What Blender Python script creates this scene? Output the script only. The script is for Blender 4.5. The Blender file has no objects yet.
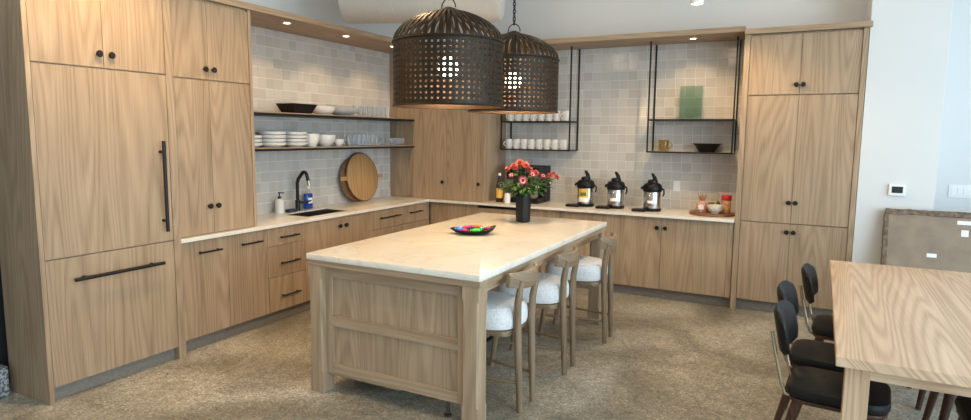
import bpy, bmesh, math, random
from mathutils import Vector, Matrix
random.seed(7)
PI = math.pi
sc = bpy.context.scene
col = sc.collection

# ------------------------------------------------------------------ camera
F, YAW, PITCH, ROLL = 611.627, 27.404, 6.603, 0.572
CAM = Vector((4.777, -7.087, 1.723))
y_, p_, r_ = (math.radians(a) for a in (YAW, PITCH, ROLL))
fw = Vector((-math.sin(y_)*math.cos(p_), math.cos(y_)*math.cos(p_), -math.sin(p_)))
rt = Vector((math.cos(y_), math.sin(y_), 0)); up = rt.cross(fw)
r2 = rt*math.cos(r_) + up*math.sin(r_); u2 = -rt*math.sin(r_) + up*math.cos(r_)
cd = bpy.data.cameras.new('camera'); cam = bpy.data.objects.new('camera', cd); col.objects.link(cam)
M = Matrix.Identity(4)
for i in range(3):
    M[i][0] = r2[i]; M[i][1] = u2[i]; M[i][2] = -fw[i]; M[i][3] = CAM[i]
cam.matrix_world = M
cd.sensor_fit = 'HORIZONTAL'; cd.sensor_width = 36; cd.lens = 36*F/971
cd.shift_y = -(210-205.485)/971
cd.clip_start = 0.05
sc.camera = cam

# ------------------------------------------------------------------ world, daylight, exposure
w = bpy.data.worlds.new('world'); sc.world = w; w.use_nodes = True
bg = w.node_tree.nodes['Background']; bg.inputs[0].default_value = (.80, .90, 1, 1); bg.inputs[1].default_value = 0.5
vs = sc.view_settings
vs.view_transform = 'Standard'; vs.look = 'None'; vs.gamma = 1; vs.use_curve_mapping = False
vs.exposure = 0.13
def area(name, loc, target, sx, sy, power, color):
    l = bpy.data.lights.new(name, 'AREA'); l.shape = 'RECTANGLE'; l.size = sx; l.size_y = sy
    l.energy = power; l.color = color
    o = bpy.data.objects.new(name, l); col.objects.link(o); o.location = loc
    d = Vector(target) - Vector(loc)
    o.rotation_euler = d.to_track_quat('-Z', 'Y').to_euler()
    return o
area('daylight_window_side', (8.38, -7.2, 1.75), (0, -7.2, 1.4), 6.6, 2.7, 350, (.68, .87, 1))
area('daylight_window_table', (8.38, -2.3, 1.75), (0, -2.3, 1.4), 2.8, 2.7, 85, (.66, .86, 1))
area('daylight_window_rear', (6.0, -11.4, 1.75), (6.0, 0, 1.55), 4.4, 2.7, 12, (.80, .91, 1))
WARM = (1, .68, .36)
SOFT = (1, .80, .55)

# ------------------------------------------------------------------ materials
MATS = {}
def newmat(name):
    m = bpy.data.materials.new(name); m.use_nodes = True; MATS[name] = m
    nt = m.node_tree; b = nt.nodes['Principled BSDF']
    return m, nt, b
def plain(name, c, rough=.5, metal=0, noise=0, nscale=40, bump=0, bscale=200, spec=None, trans=0, ior=1.45, emit=None, es=0, coat=0):
    m, nt, b = newmat(name); N = nt.nodes; L = nt.links
    b.inputs['Base Color'].default_value = (*c, 1); b.inputs['Roughness'].default_value = rough; b.inputs['Metallic'].default_value = metal
    if spec is not None: b.inputs['Specular IOR Level'].default_value = spec
    b.inputs['Transmission Weight'].default_value = trans; b.inputs['IOR'].default_value = ior
    b.inputs['Coat Weight'].default_value = coat
    if emit: b.inputs['Emission Color'].default_value = (*emit, 1); b.inputs['Emission Strength'].default_value = es
    tc = N.new('ShaderNodeTexCoord')
    if noise:
        n = N.new('ShaderNodeTexNoise'); n.inputs['Scale'].default_value = nscale; n.inputs['Detail'].default_value = 4
        L.new(tc.outputs['Object'], n.inputs['Vector'])
        r = N.new('ShaderNodeValToRGB')
        r.color_ramp.elements[0].position = .3; r.color_ramp.elements[1].position = .7
        r.color_ramp.elements[0].color = (*[x*(1-noise) for x in c], 1); r.color_ramp.elements[1].color = (*[min(1, x*(1+noise)) for x in c], 1)
        L.new(n.outputs['Fac'], r.inputs['Fac']); L.new(r.outputs['Color'], b.inputs['Base Color'])
    if bump:
        n = N.new('ShaderNodeTexNoise'); n.inputs['Scale'].default_value = bscale; n.inputs['Detail'].default_value = 3
        L.new(tc.outputs['Object'], n.inputs['Vector'])
        bp = N.new('ShaderNodeBump'); bp.inputs['Strength'].default_value = bump; bp.inputs['Distance'].default_value = .01
        L.new(n.outputs['Fac'], bp.inputs['Height']); L.new(bp.outputs['Normal'], b.inputs['Normal'])
    return m
def wood(name, dark, light, axis='Z', rough=.45, freq=22., contrast=1.0, along=.17):
    """flat cut veneer: cathedral figure and fine pores that run along one axis"""
    m, nt, b = newmat(name); N = nt.nodes; L = nt.links
    def math_(op, a, c=None, v=None):
        n = N.new('ShaderNodeMath'); n.operation = op
        L.new(a, n.inputs[0])
        if c is not None: L.new(c, n.inputs[1])
        if v is not None: n.inputs[1].default_value = v
        return n.outputs[0]
    tc = N.new('ShaderNodeTexCoord'); sp = N.new('ShaderNodeSeparateXYZ'); L.new(tc.outputs['Object'], sp.inputs[0])
    oi = N.new('ShaderNodeObjectInfo')
    X, Y, Z = sp.outputs
    a1, a2, al = {'Z': (X, Y, Z), 'X': (Y, Z, X), 'Y': (X, Z, Y)}[axis]
    ac = math_('ADD', a1, a2)
    rnd = math_('MULTIPLY', oi.outputs['Random'], v=37.)
    def vec(s1, s2):
        c = N.new('ShaderNodeCombineXYZ')
        L.new(math_('ADD', math_('MULTIPLY', ac, v=s1), rnd), c.inputs[0]); L.new(math_('MULTIPLY', al, v=s2), c.inputs[1]); L.new(rnd, c.inputs[2])
        return c.outputs[0]
    def noise(v, scale, detail):
        n = N.new('ShaderNodeTexNoise'); n.inputs['Scale'].default_value = scale; n.inputs['Detail'].default_value = detail
        L.new(v, n.inputs['Vector']); return n.outputs['Fac']
    n1 = noise(vec(2.4, along), 1.6, 1.0)
    ring = math_('SINE', math_('MULTIPLY', math_('ADD', math_('MULTIPLY', ac, v=.5), math_('MULTIPLY', n1, v=.9)), v=2*PI*freq))
    ring = math_('MULTIPLY_ADD', ring, v=.5); ring.node.inputs[2].default_value = .5
    ring = math_('POWER', ring, v=1.6)
    fine = noise(vec(70, 1.2), 3.0, 4)
    broad = noise(vec(7, .5), 1.5, 2)
    f = math_('ADD', math_('MULTIPLY', ring, v=.19*contrast), math_('ADD', math_('MULTIPLY', fine, v=.62), math_('MULTIPLY', broad, v=.5)))
    rp = N.new('ShaderNodeValToRGB'); e = rp.color_ramp.elements
    e[0].position = .32; e[0].color = (*light, 1); e[1].position = .90; e[1].color = (*dark, 1)
    L.new(f, rp.inputs['Fac']); L.new(rp.outputs['Color'], b.inputs['Base Color'])
    b.inputs['Roughness'].default_value = rough; b.inputs['Specular IOR Level'].default_value = .35
    bp = N.new('ShaderNodeBump'); bp.inputs['Strength'].default_value = .06; bp.inputs['Distance'].default_value = .004
    L.new(fine, bp.inputs['Height']); L.new(bp.outputs['Normal'], b.inputs['Normal'])
    return m
OD, OL = (.265, .182, .112), (.49, .362, .242)
for ax in 'XYZ': wood('oak_'+ax, OD, OL, ax)
for ax in 'XYZ': wood('table_oak_'+ax, (.45, .295, .185), (.73, .545, .375), ax, .33, 34, 1.45, .09)
for ax in 'XYZ': wood('stool_oak_'+ax, (.17, .115, .07), (.34, .245, .155), ax, .45, 30)
for ax in 'YZ': wood('board_oak_'+ax, (.36, .19, .075), (.62, .38, .17), ax, .35, 22)
wood('walnut_Z', (.035, .016, .01), (.10, .045, .026), 'Z', .4, 30)
wood('dark_board_X', (.10, .045, .02), (.28, .14, .065), 'X', .45, 30)
plain('black_metal', (.012, .012, .013), .42, .3, bump=.02)
plain('bronze_metal', (.030, .021, .013), .5, .6, noise=.35, nscale=30)
plain('copper_inner', (.06, .036, .022), .5, .6)
plain('toe_grey', (.21, .19, .165), .5, noise=.1)
plain('black_plastic', (.006, .006, .007), .38, spec=.3)
plain('black_leather', (.008, .0085, .0095), .5, spec=.3, bump=.12, bscale=300)
plain('brass_metal', (.42, .36, .27), .32, .9)
plain('steel', (.48, .47, .45), .25, 1)
plain('sink_steel', (.18, .17, .16), .35, 1)
plain('white_ceramic', (.80, .78, .74), .25, noise=.03)
plain('grey_ceramic', (.46, .49, .50), .4, noise=.06)
plain('black_ceramic', (.008, .0075, .0075), .42, spec=.3)
plain('cream_ceramic', (.74, .68, .56), .3)
def thin_glass(name, tint, refl):
    m = bpy.data.materials.new(name); m.use_nodes = True; MATS[name] = m; N = m.node_tree.nodes; L = m.node_tree.links
    N.remove(N['Principled BSDF']); out = N['Material Output']
    t = N.new('ShaderNodeBsdfTransparent'); t.inputs[0].default_value = (*tint, 1); g = N.new('ShaderNodeBsdfGlossy'); g.inputs['Roughness'].default_value = .03; g.inputs[0].default_value = (1, 1, 1, 1)
    lw = N.new('ShaderNodeLayerWeight'); lw.inputs['Blend'].default_value = refl
    mx = N.new('ShaderNodeMixShader'); L.new(lw.outputs['Facing'], mx.inputs[0]); L.new(t.outputs[0], mx.inputs[1]); L.new(g.outputs[0], mx.inputs[2]); L.new(mx.outputs[0], out.inputs[0])
thin_glass('clear_glass', (.985, .985, .98), .34)
thin_glass('amber_glass', (.88, .78, .58), .3)
thin_glass('green_glass', (.84, .91, .88), .35)
plain('boucle_fabric', (.86, .86, .86), .95, noise=.16, nscale=120, bump=.9, bscale=160, spec=.1)
plain('wall_paint', (.69, .70, .70), .75, bump=.02)
plain('ceiling_paint', (.70, .69, .66), .8)
plain('white_plastic', (.80, .81, .80), .4)
plain('duct_white', (.46, .455, .44), .45, bump=.05, bscale=3)
plain('cardboard', (.27, .21, .155), .7, noise=.16, nscale=7, bump=.5, bscale=6)
plain('torn_edge', (.17, .125, .09), .9, noise=.5, nscale=30)
plain('paper_white', (.82, .82, .82), .6)
plain('screen_dark', (.02, .025, .025), .15)
plain('grout', (.80, .785, .755), .85, noise=.08)
plain('stem_green', (.045, .12, .03), .5, noise=.3)
plain('leaf_green', (.055, .115, .03), .45, noise=.4, nscale=30)
plain('petal_coral', (.36, .052, .045), .5, noise=.25, nscale=50)
plain('petal_magenta', (.22, .014, .045), .5, noise=.25, nscale=50)
plain('petal_white', (.50, .25, .20), .5)
plain('flower_core', (.10, .015, .02), .7)
plain('red_plastic', (.58, .02, .03), .35)
plain('pink_label', (.62, .32, .22), .6, noise=.5, nscale=60)
plain('yellow_label', (.72, .42, .08), .5, noise=.3, nscale=60)
plain('green_label', (.06, .20, .05), .5)
plain('syrup_dark', (.03, .014, .012), .12)
plain('blue_soap', (.004, .055, .34), .12, coat=.5)
plain('candy_blue', (.16, .32, .85), .3)
plain('candy_red', (.78, .07, .03), .3)
plain('candy_green', (.12, .72, .06), .3)
plain('candy_pink', (.70, .08, .20), .3)
plain('candy_teal', (.02, .38, .36), .3)
plain('candy_orange', (.85, .20, .03), .3)
plain('candy_navy', (.02, .04, .25), .3)
plain('spice_brown', (.36, .20, .10), .7, noise=.5, nscale=80)
plain('dark_paint', (.02, .021, .022), .6)
plain('sponge_blue', (.03, .045, .07), .9, noise=.3, nscale=120)
plain('led_emitter', (1, .93, .80), .5, emit=(1, .86, .62), es=9)
plain('added_lamp_diffuser', (1, .95, .85), .5, emit=(1, .88, .70), es=2)  # glowing face of the added, unseen ceiling lamps
plain('bulb_glow', (1, .9, .75), .5, emit=(1, .86, .66), es=14)

def mat_counter():
    m, nt, b = newmat('quartz_counter'); N = nt.nodes; L = nt.links
    tc = N.new('ShaderNodeTexCoord')
    n = N.new('ShaderNodeTexNoise'); n.inputs['Scale'].default_value = 2.2; n.inputs['Detail'].default_value = 8; n.inputs['Distortion'].default_value = 1.4
    L.new(tc.outputs['Object'], n.inputs['Vector'])
    r = N.new('ShaderNodeValToRGB'); e = r.color_ramp.elements
    e[0].position = .40; e[0].color = (.78, .735, .655, 1); e[1].position = .62; e[1].color = (.80, .755, .675, 1)
    v = e.new(.505); v.color = (.73, .67, .57, 1); v = e.new(.47); v.color = (.785, .74, .66, 1); v = e.new(.54); v.color = (.785, .74, .66, 1)
    L.new(n.outputs['Fac'], r.inputs['Fac']); L.new(r.outputs['Color'], b.inputs['Base Color'])
    b.inputs['Roughness'].default_value = .22
mat_counter()
def mat_floor():
    m, nt, b = newmat('polished_concrete'); N = nt.nodes; L = nt.links
    tc = N.new('ShaderNodeTexCoord')
    def noise(s, d, dist=0):
        n = N.new('ShaderNodeTexNoise'); n.inputs['Scale'].default_value = s; n.inputs['Detail'].default_value = d; n.inputs['Distortion'].default_value = dist
        L.new(tc.outputs['Object'], n.inputs['Vector']); return n.outputs['Fac']
    def ramp(f, stops):
        r = N.new('ShaderNodeValToRGB'); e = r.color_ramp.elements
        while len(e) < len(stops): e.new(.5)
        for k, (p, c) in zip(e, stops): k.position = p; k.color = (*c, 1)
        L.new(f, r.inputs['Fac']); return r.outputs['Color']
    def mix(f, a, c, mode='MIX'):
        n = N.new('ShaderNodeMix'); n.data_type = 'RGBA'; n.blend_type = mode
        if isinstance(f, float): n.inputs[0].default_value = f
        else: L.new(f, n.inputs[0])
        L.new(a, n.inputs[6]); L.new(c, n.inputs[7]); return n.outputs[2]
    base = ramp(noise(1.1, 6, .8), [(.30, (.19, .170, .133)), (.48, (.315, .285, .226)), (.68, (.50, .462, .39))])
    speck = ramp(noise(85, 3), [(.35, (.20, .19, .18)), (.44, (.82, .81, .79)), (.57, (1, 1, .99)), (.66, (2.0, 1.95, 1.88))])
    c = mix(.6, base, speck, 'MULTIPLY')
    mid = ramp(noise(18, 4), [(.35, (.80, .80, .80)), (.65, (1.12, 1.12, 1.12))])
    c = mix(.8, c, mid, 'MULTIPLY')
    vo = N.new('ShaderNodeTexVoronoi'); vo.feature = 'DISTANCE_TO_EDGE'; vo.inputs['Scale'].default_value = .42
    wv = N.new('ShaderNodeTexNoise'); wv.inputs['Scale'].default_value = 1.6; wv.inputs['Detail'].default_value = 6; L.new(tc.outputs['Object'], wv.inputs['Vector'])
    mx = N.new('ShaderNodeMix'); mx.data_type = 'RGBA'; mx.inputs[0].default_value = .35; L.new(tc.outputs['Object'], mx.inputs[6]); L.new(wv.outputs['Color'], mx.inputs[7])
    L.new(mx.outputs[2], vo.inputs['Vector'])
    crack = ramp(vo.outputs['Distance'], [(0, (.35, .33, .3)), (.004, (1, 1, 1))])
    c = mix(.25, c, crack, 'MULTIPLY')
    L.new(c, b.inputs['Base Color'])
    rr = ramp(noise(3, 4), [(.3, (.28, .28, .28)), (.7, (.48, .48, .48))]); L.new(rr, b.inputs['Roughness'])
    b.inputs['Specular IOR Level'].default_value = .45
mat_floor()
def mat_tile():
    m, nt, b = newmat('zellige_tile'); N = nt.nodes; L = nt.links
    oi = N.new('ShaderNodeObjectInfo'); ge = N.new('ShaderNodeNewGeometry')
    ad = N.new('ShaderNodeMath'); ad.operation = 'ADD'; L.new(oi.outputs['Random'], ad.inputs[0]); L.new(ge.outputs['Random Per Island'], ad.inputs[1])
    fr = N.new('ShaderNodeMath'); fr.operation = 'FRACT'; L.new(ad.outputs[0], fr.inputs[0])
    r = N.new('ShaderNodeValToRGB'); e = r.color_ramp.elements
    for p, c in ((.35, (.535, .517, .485)), (.65, (.58, .563, .534)), (.9, (.465, .447, .417))):
        k = e.new(p); k.color = (*c, 1)
    e[0].position = 0; e[0].color = (.49, .472, .442, 1); e[-1].position = 1; e[-1].color = (.59, .572, .544, 1)
    L.new(fr.outputs[0], r.inputs['Fac'])
    tc = N.new('ShaderNodeTexCoord'); n = N.new('ShaderNodeTexNoise'); n.inputs['Scale'].default_value = 14; n.inputs['Detail'].default_value = 3
    L.new(tc.outputs['Object'], n.inputs['Vector'])
    L.new(r.outputs['Color'], b.inputs['Base Color'])
    bp = N.new('ShaderNodeBump'); bp.inputs['Strength'].default_value = .22; bp.inputs['Distance'].default_value = .006
    L.new(n.outputs['Fac'], bp.inputs['Height']); L.new(bp.outputs['Normal'], b.inputs['Normal'])
    b.inputs['Roughness'].default_value = .09
mat_tile()
def mat_granite():
    m, nt, b = newmat('speckled_granite'); N = nt.nodes; L = nt.links
    tc = N.new('ShaderNodeTexCoord'); n = N.new('ShaderNodeTexNoise'); n.inputs['Scale'].default_value = 60; n.inputs['Detail'].default_value = 3
    L.new(tc.outputs['Object'], n.inputs['Vector'])
    r = N.new('ShaderNodeValToRGB'); e = r.color_ramp.elements
    e[0].position = .42; e[0].color = (.08, .085, .09, 1); e[1].position = .6; e[1].color = (.42, .43, .45, 1)
    L.new(n.outputs['Fac'], r.inputs['Fac']); L.new(r.outputs['Color'], b.inputs['Base Color'])
mat_granite()

# ------------------------------------------------------------------ helpers
WL = {}
def obj(name, bm, mat, parent=None, smooth=False, origin=True):
    """links a bmesh given in world (or thing-local) space as one mesh object whose origin is at its base"""
    me = bpy.data.meshes.new(name)
    if smooth:
        for f in bm.faces: f.smooth = True
    o0 = Vector((0, 0, 0))
    if origin:
        vs_ = [v.co for v in bm.verts]
        mn = Vector([min(v[i] for v in vs_) for i in range(3)]); mx = Vector([max(v[i] for v in vs_) for i in range(3)])
        o0 = Vector(((mn.x+mx.x)/2, (mn.y+mx.y)/2, mn.z))
        bmesh.ops.translate(bm, verts=bm.verts, vec=-o0)
    bmesh.ops.recalc_face_normals(bm, faces=bm.faces)
    bm.to_mesh(me); bm.free()
    me.materials.append(MATS[mat])
    if smooth:
        try: me.set_sharp_from_angle(angle=math.radians(40))
        except Exception: pass
    o = bpy.data.objects.new(name, me); col.objects.link(o)
    o.location = o0
    if parent is not None:
        o.parent = parent; o.location = o0 - WL[parent.name]
    WL[o.name] = o0
    return o
def tag(o, label, cat, group=None):
    o['label'] = label; o['category'] = cat
    if group: o['group'] = group
    return o
def thing(name, label, cat, loc=(0, 0, 0), group=None):
    o = bpy.data.objects.new(name, None); o.empty_display_size = .05; col.objects.link(o); o.location = loc
    WL[o.name] = Vector(loc)
    return tag(o, label, cat, group)
def struct(o): o['kind'] = 'structure'; return o
def copy_tree(o, parent=None):
    c = o.copy(); col.objects.link(c); c.parent = parent
    for ch in list(o.children): copy_tree(ch, c)
    return c
def box(bm, x0, x1, y0, y1, z0, z1, bev=0):
    m = Matrix.Translation(((x0+x1)/2, (y0+y1)/2, (z0+z1)/2)) @ Matrix.Diagonal((abs(x1-x0), abs(y1-y0), abs(z1-z0), 1))
    r = bmesh.ops.create_cube(bm, size=1, matrix=m)
    if bev:
        es = list({e for v in r['verts'] for e in v.link_edges})
        bmesh.ops.bevel(bm, geom=es, offset=bev, segments=2, affect='EDGES', profile=.7)
    return bm
def B(*a, bev=0): return box(bmesh.new(), *a, bev=bev)
def tube(bm, pts, rad, n=10, cap=True):
    pts = [Vector(p) for p in pts]
    rads = rad if isinstance(rad, (list, tuple)) else [rad]*len(pts)
    rings = []; prev = None
    for i, p in enumerate(pts):
        if i == 0: t = pts[1]-pts[0]
        elif i == len(pts)-1: t = pts[-1]-pts[-2]
        else: t = (pts[i+1]-p).normalized() + (p-pts[i-1]).normalized()
        t.normalize()
        if prev is None:
            a = Vector((0, 0, 1)) if abs(t.z) < .9 else Vector((1, 0, 0))
            u = t.cross(a).normalized()
        else: u = (prev - t*prev.dot(t)).normalized()
        prev = u; v = t.cross(u)
        rings.append([bm.verts.new(p + (u*math.cos(2*PI*k/n) + v*math.sin(2*PI*k/n))*rads[i]) for k in range(n)])
    for a, b_ in zip(rings, rings[1:]):
        for k in range(n): bm.faces.new((a[k], a[(k+1) % n], b_[(k+1) % n], b_[k]))
    if cap: bm.faces.new(rings[0][::-1]); bm.faces.new(rings[-1])
    return bm
def T(pts, rad, n=10): return tube(bmesh.new(), pts, rad, n)
def lathe(prof, n=24, c=(0, 0, 0), bm=None, ax='Z', a0=0):
    """profile of (radius, height); ax is the direction of the height"""
    bm = bm or bmesh.new(); c = Vector(c); rings = []
    def P(r, h, a):
        x, y = r*math.cos(a), r*math.sin(a)
        return c + {'Z': Vector((x, y, h)), 'X': Vector((h, x, y)), '-Y': Vector((x, -h, y))}[ax]
    for r, h in prof:
        if r < 1e-6: rings.append([bm.verts.new(P(0, h, 0))])
        else: rings.append([bm.verts.new(P(r, h, a0+2*PI*k/n)) for k in range(n)])
    for a, b_ in zip(rings, rings[1:]):
        for k in range(n):
            k2 = (k+1) % n
            if len(a) == 1 and len(b_) == 1: continue
            if len(a) == 1: bm.faces.new((a[0], b_[k2], b_[k]))
            elif len(b_) == 1: bm.faces.new((a[k], a[k2], b_[0]))
            else: bm.faces.new((a[k], a[k2], b_[k2], b_[k]))
    return bm
def rounded(bm, x0, x1, y0, y1, z0, z1, r, edge=.01, n=6):
    """a slab with round corners in plan and softly rounded top and bottom edges"""
    def ring(z, ins):
        out = []
        rr = max(r-ins, .001)
        for cx, cy, a in ((x1-r, y1-r, 0), (x0+r, y1-r, PI/2), (x0+r, y0+r, PI), (x1-r, y0+r, 1.5*PI)):
            for k in range(n+1):
                t = a + PI/2*k/n; out.append(bm.verts.new((cx+rr*math.cos(t), cy+rr*math.sin(t), z)))
        return out
    e = edge; rs = [ring(z0, e), ring(z0+e*.3, e*.3), ring(z0+e, 0), ring(z1-e, 0), ring(z1-e*.3, e*.3), ring(z1, e)]
    for a, b_ in zip(rs, rs[1:]):
        for k in range(len(a)): bm.faces.new((a[k], a[(k+1) % len(a)], b_[(k+1) % len(a)], b_[k]))
    bm.faces.new(rs[0][::-1]); bm.faces.new(rs[-1])
    return bm

# ------------------------------------------------------------------ the room
H = .915; ZS = 2.735
floor = struct(obj('floor', B(-.2, 8.6, -11.6, .2, -.1, 0), 'polished_concrete'))
struct(obj('ceiling', B(-.2, 8.6, -11.6, .2, 3.62, 3.72), 'ceiling_paint'))
wl = struct(obj('wall_left', B(-.15, 0, -11.6, .15, 0, 3.62), 'wall_paint'))
wb = struct(obj('wall_back', B(0, 8.6, 0, .15, 0, 3.62), 'wall_paint'))
struct(obj('wall_column', B(5.226, 5.805, -.6, 0, 0, 3.62, bev=.004), 'wall_paint'))
bm = bmesh.new()
box(bm, 8.45, 8.6, -11.6, 0, 0, .38); box(bm, 8.45, 8.6, -11.6, 0, 3.12, 3.62)
box(bm, 8.45, 8.6, -3.9, -3.75, .38, 3.12); box(bm, 8.45, 8.6, -.85, 0, .38, 3.12); box(bm, 8.45, 8.6, -11.6, -10.6, .38, 3.12)
struct(obj('wall_right', bm, 'wall_paint'))
bm = bmesh.new()
box(bm, 0, 8.45, -11.6, -11.45, 0, .38); box(bm, 0, 8.45, -11.6, -11.45, 3.12, 3.62)
box(bm, 0, 3.8, -11.6, -11.45, .38, 3.12); box(bm, 8.2, 8.45, -11.6, -11.45, .38, 3.12)
struct(obj('wall_front', bm, 'wall_paint'))

# zellige tiles: each its own piece on the wall, the furthest ones joined
TW = .1055
def tile_mesh(w, h, ax):
    bm = bmesh.new(); g = .0034; t = .0075
    box(bm, -w/2+g/2, w/2-g/2, -t, 0, -h/2+g/2, h/2-g/2)
    top = [e for e in bm.edges if all(v.co.y < -t+1e-5 for v in e.verts)]
    bmesh.ops.bevel(bm, geom=top, offset=.0009, segments=1, affect='EDGES')
    if ax == 'x': bmesh.ops.rotate(bm, verts=bm.verts, cent=(0, 0, 0), matrix=Matrix.Rotation(PI/2, 3, 'Z'))
    return bm
def tile_wall(parent, ax, a0, a1, z0, z1, face):
    cells = []; z = z0; row = 0
    while z < z1-.004:
        h = min(.103, z1-z); a = a0 - TW*(.35 + .06*((row*7) % 3 - 1))
        while a < a1-.004:
            l, r = max(a, a0), min(a+TW, a1)
            if r-l > .012: cells.append(((l+r)/2, z+h/2, round(r-l, 4), round(h, 4)))
            a += TW
        z += h; row += 1
    def pos(c): return Vector((face, c[0], c[1])) if ax == 'x' else Vector((c[0], face, c[1]))
    cells.sort(key=lambda c: (pos(c)-CAM).length)
    cache = {}; rest = bmesh.new()
    for i, c in enumerate(cells):
        ry, rz = random.gauss(0, .006), random.gauss(0, .006); off = random.uniform(0, .0012)
        p = pos(c)
        if ax == 'x': p.x += off; rot = Matrix.Rotation(ry, 3, 'Y') @ Matrix.Rotation(rz, 3, 'Z')
        else: p.y -= off; rot = Matrix.Rotation(ry, 3, 'X') @ Matrix.Rotation(rz, 3, 'Z')
        if i < 300:
            k = c[2:]
            if k not in cache:
                me = bpy.data.meshes.new('tile'); b = tile_mesh(*k, ax); bmesh.ops.recalc_face_normals(b, faces=b.faces)
                b.to_mesh(me); b.free(); me.materials.append(MATS['zellige_tile']); cache[k] = me
            o = bpy.data.objects.new('tile', cache[k]); col.objects.link(o); o.parent = parent
            o.location = p - WL[parent.name]; o.rotation_euler = rot.to_euler()
        else:
            b = tile_mesh(*c[2:], ax); bmesh.ops.transform(b, matrix=Matrix.Translation(p) @ rot.to_4x4(), verts=b.verts)
            me = bpy.data.meshes.new('tmp'); b.to_mesh(me); b.free(); rest.from_mesh(me); bpy.data.meshes.remove(me)
    r = obj('tile_field', rest, 'zellige_tile', parent); r['kind'] = 'stuff'
    r['label'] = 'remaining glossy square wall tiles'
obj('grout', B(0, .0062, -3.335, -.590, H+.001, ZS), 'grout', wl)
obj('grout', B(1.388, 4.20, -.0062, 0, H+.001, ZS), 'grout', wb)
tile_wall(wl, 'x', -3.333, -.591, H+.002, ZS-.001, .0005)
tile_wall(wb, 'y', 1.39, 4.20, H+.002, ZS-.001, -.0005)

# wood canopy that runs over the cabinets
bm = B(.001, .62, -4.098, -.001, ZS+.001, 2.788, bev=.003)
struct(obj('trim_1', bm, 'oak_Y'))
struct(obj('trim_2', B(.622, 4.198, -.575, -.001, ZS+.001, 2.788, bev=.003), 'oak_X'))
struct(obj('trim_3', B(4.2, 5.245, -.622, -.001, 2.702, 2.752, bev=.003), 'oak_X'))
struct(obj('trim_4', B(.001, .68, -5.095, -4.1, ZS+.001, 2.788, bev=.003), 'oak_Y'))

# ------------------------------------------------------------------ cabinets
def pnl(name, ax, f, a0, a1, z0, z1, mat, parent, t=.02):
    """a flat front in the plane x = f (left run) or y = f (back run)"""
    g = .0018
    if ax == 'x': return obj(name, B(f-t, f, a0+g, a1-g, z0+g, z1-g, bev=.0012), mat, parent)
    return obj(name, B(a0+g, a1-g, f, f+t, z0+g, z1-g, bev=.0012), mat, parent)
def knob(parent, ax, f, a, z):
    pr = [(0, 0), (.010, 0), (.008, .012), (.009, .016), (.021, .021), (.022, .029), (.017, .035), (0, .036)]
    c = (f, a, z) if ax == 'x' else (a, f, z)
    obj('knob', lathe(pr, 16, c, ax='X' if ax == 'x' else '-Y'), 'black_metal', parent, True)
def bar(parent, ax, f, a0, a1, z0, z1, r=.0078, st=.034):
    def P(a, z, d): return (f+d, a, z) if ax == 'x' else (a, f-d, z)
    bm = T([P(a0, z0, st), P(a1, z1, st)], r, 12)
    for k in (.12, .88):
        a, z = a0+(a1-a0)*k, z0+(z1-z0)*k
        tube(bm, [P(a, z, 0), P(a, z, st)], r*.9, 10)
    obj('handle', bm, 'black_metal', parent, True)
def carcass(parent, x0, x1, y0, y1, z0, z1, mat='oak_Z'): return obj('carcass', B(x0, x1, y0, y1, z0, z1), mat, parent)

# fridge tower
fr = thing('refrigerator', 'tall oak panelled refrigerator with long black bar handles', 'refrigerator', (.33, -4.59, 0))
obj('side_panel', B(.19, .66, -5.075, -5.047, 0, ZS, bev=.002), 'oak_Z', fr)
obj('side_panel', B(.002, .66, -4.17, -4.112, 0, ZS, bev=.002), 'oak_Z', fr)
carcass(fr, .19, .632, -5.046, -4.171, .10, ZS)
obj('toe_kick', B(.19, .60, -5.046, -4.171, 0, .099), 'toe_grey', fr)
d = pnl('cabinet_door', 'x', .656, -5.045, -4.609, 2.132, 2.72, 'oak_Z', fr); knob(d, 'x', .656, -4.645, 2.221)
d = pnl('cabinet_door', 'x', .656, -4.609, -4.172, 2.132, 2.72, 'oak_Z', fr); knob(d, 'x', .656, -4.565, 2.219)
d = pnl('refrigerator_door', 'x', .656, -5.045, -4.172, .922, 2.126, 'oak_Z', fr); bar(d, 'x', .656, -4.245, -4.245, 1.0, 1.655, .0125, .048)
d = pnl('freezer_drawer', 'x', .656, -5.045, -4.172, .10, .917, 'oak_Z', fr); bar(d, 'x', .656, -4.90, -4.285, .775, .775, .0125, .048)

# tall cabinet standing on the counter beside the fridge
tc_ = thing('counter_cabinet', 'tall oak cabinet on the counter beside the refrigerator', 'cabinet', (.3, -3.72, H))
carcass(tc_, .002, .578, -4.108, -3.366, H+.001, ZS)
obj('side_panel', B(.0085, .604, -3.365, -3.335, H+.001, ZS, bev=.002), 'oak_Z', tc_)
for a0, a1, k1, k2 in ((-4.105, -3.765, -3.81, -3.803), (-3.765, -3.368, -3.735, -3.727)):
    d = pnl('cabinet_door', 'x', .60, a0, a1, 2.127, 2.715, 'oak_Z', tc_); knob(d, 'x', .60, k2, 2.206)
    d = pnl('cabinet_door', 'x', .60, a0, a1, H+.004, 2.121, 'oak_Z', tc_); knob(d, 'x', .60, k1, 1.138)

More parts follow.
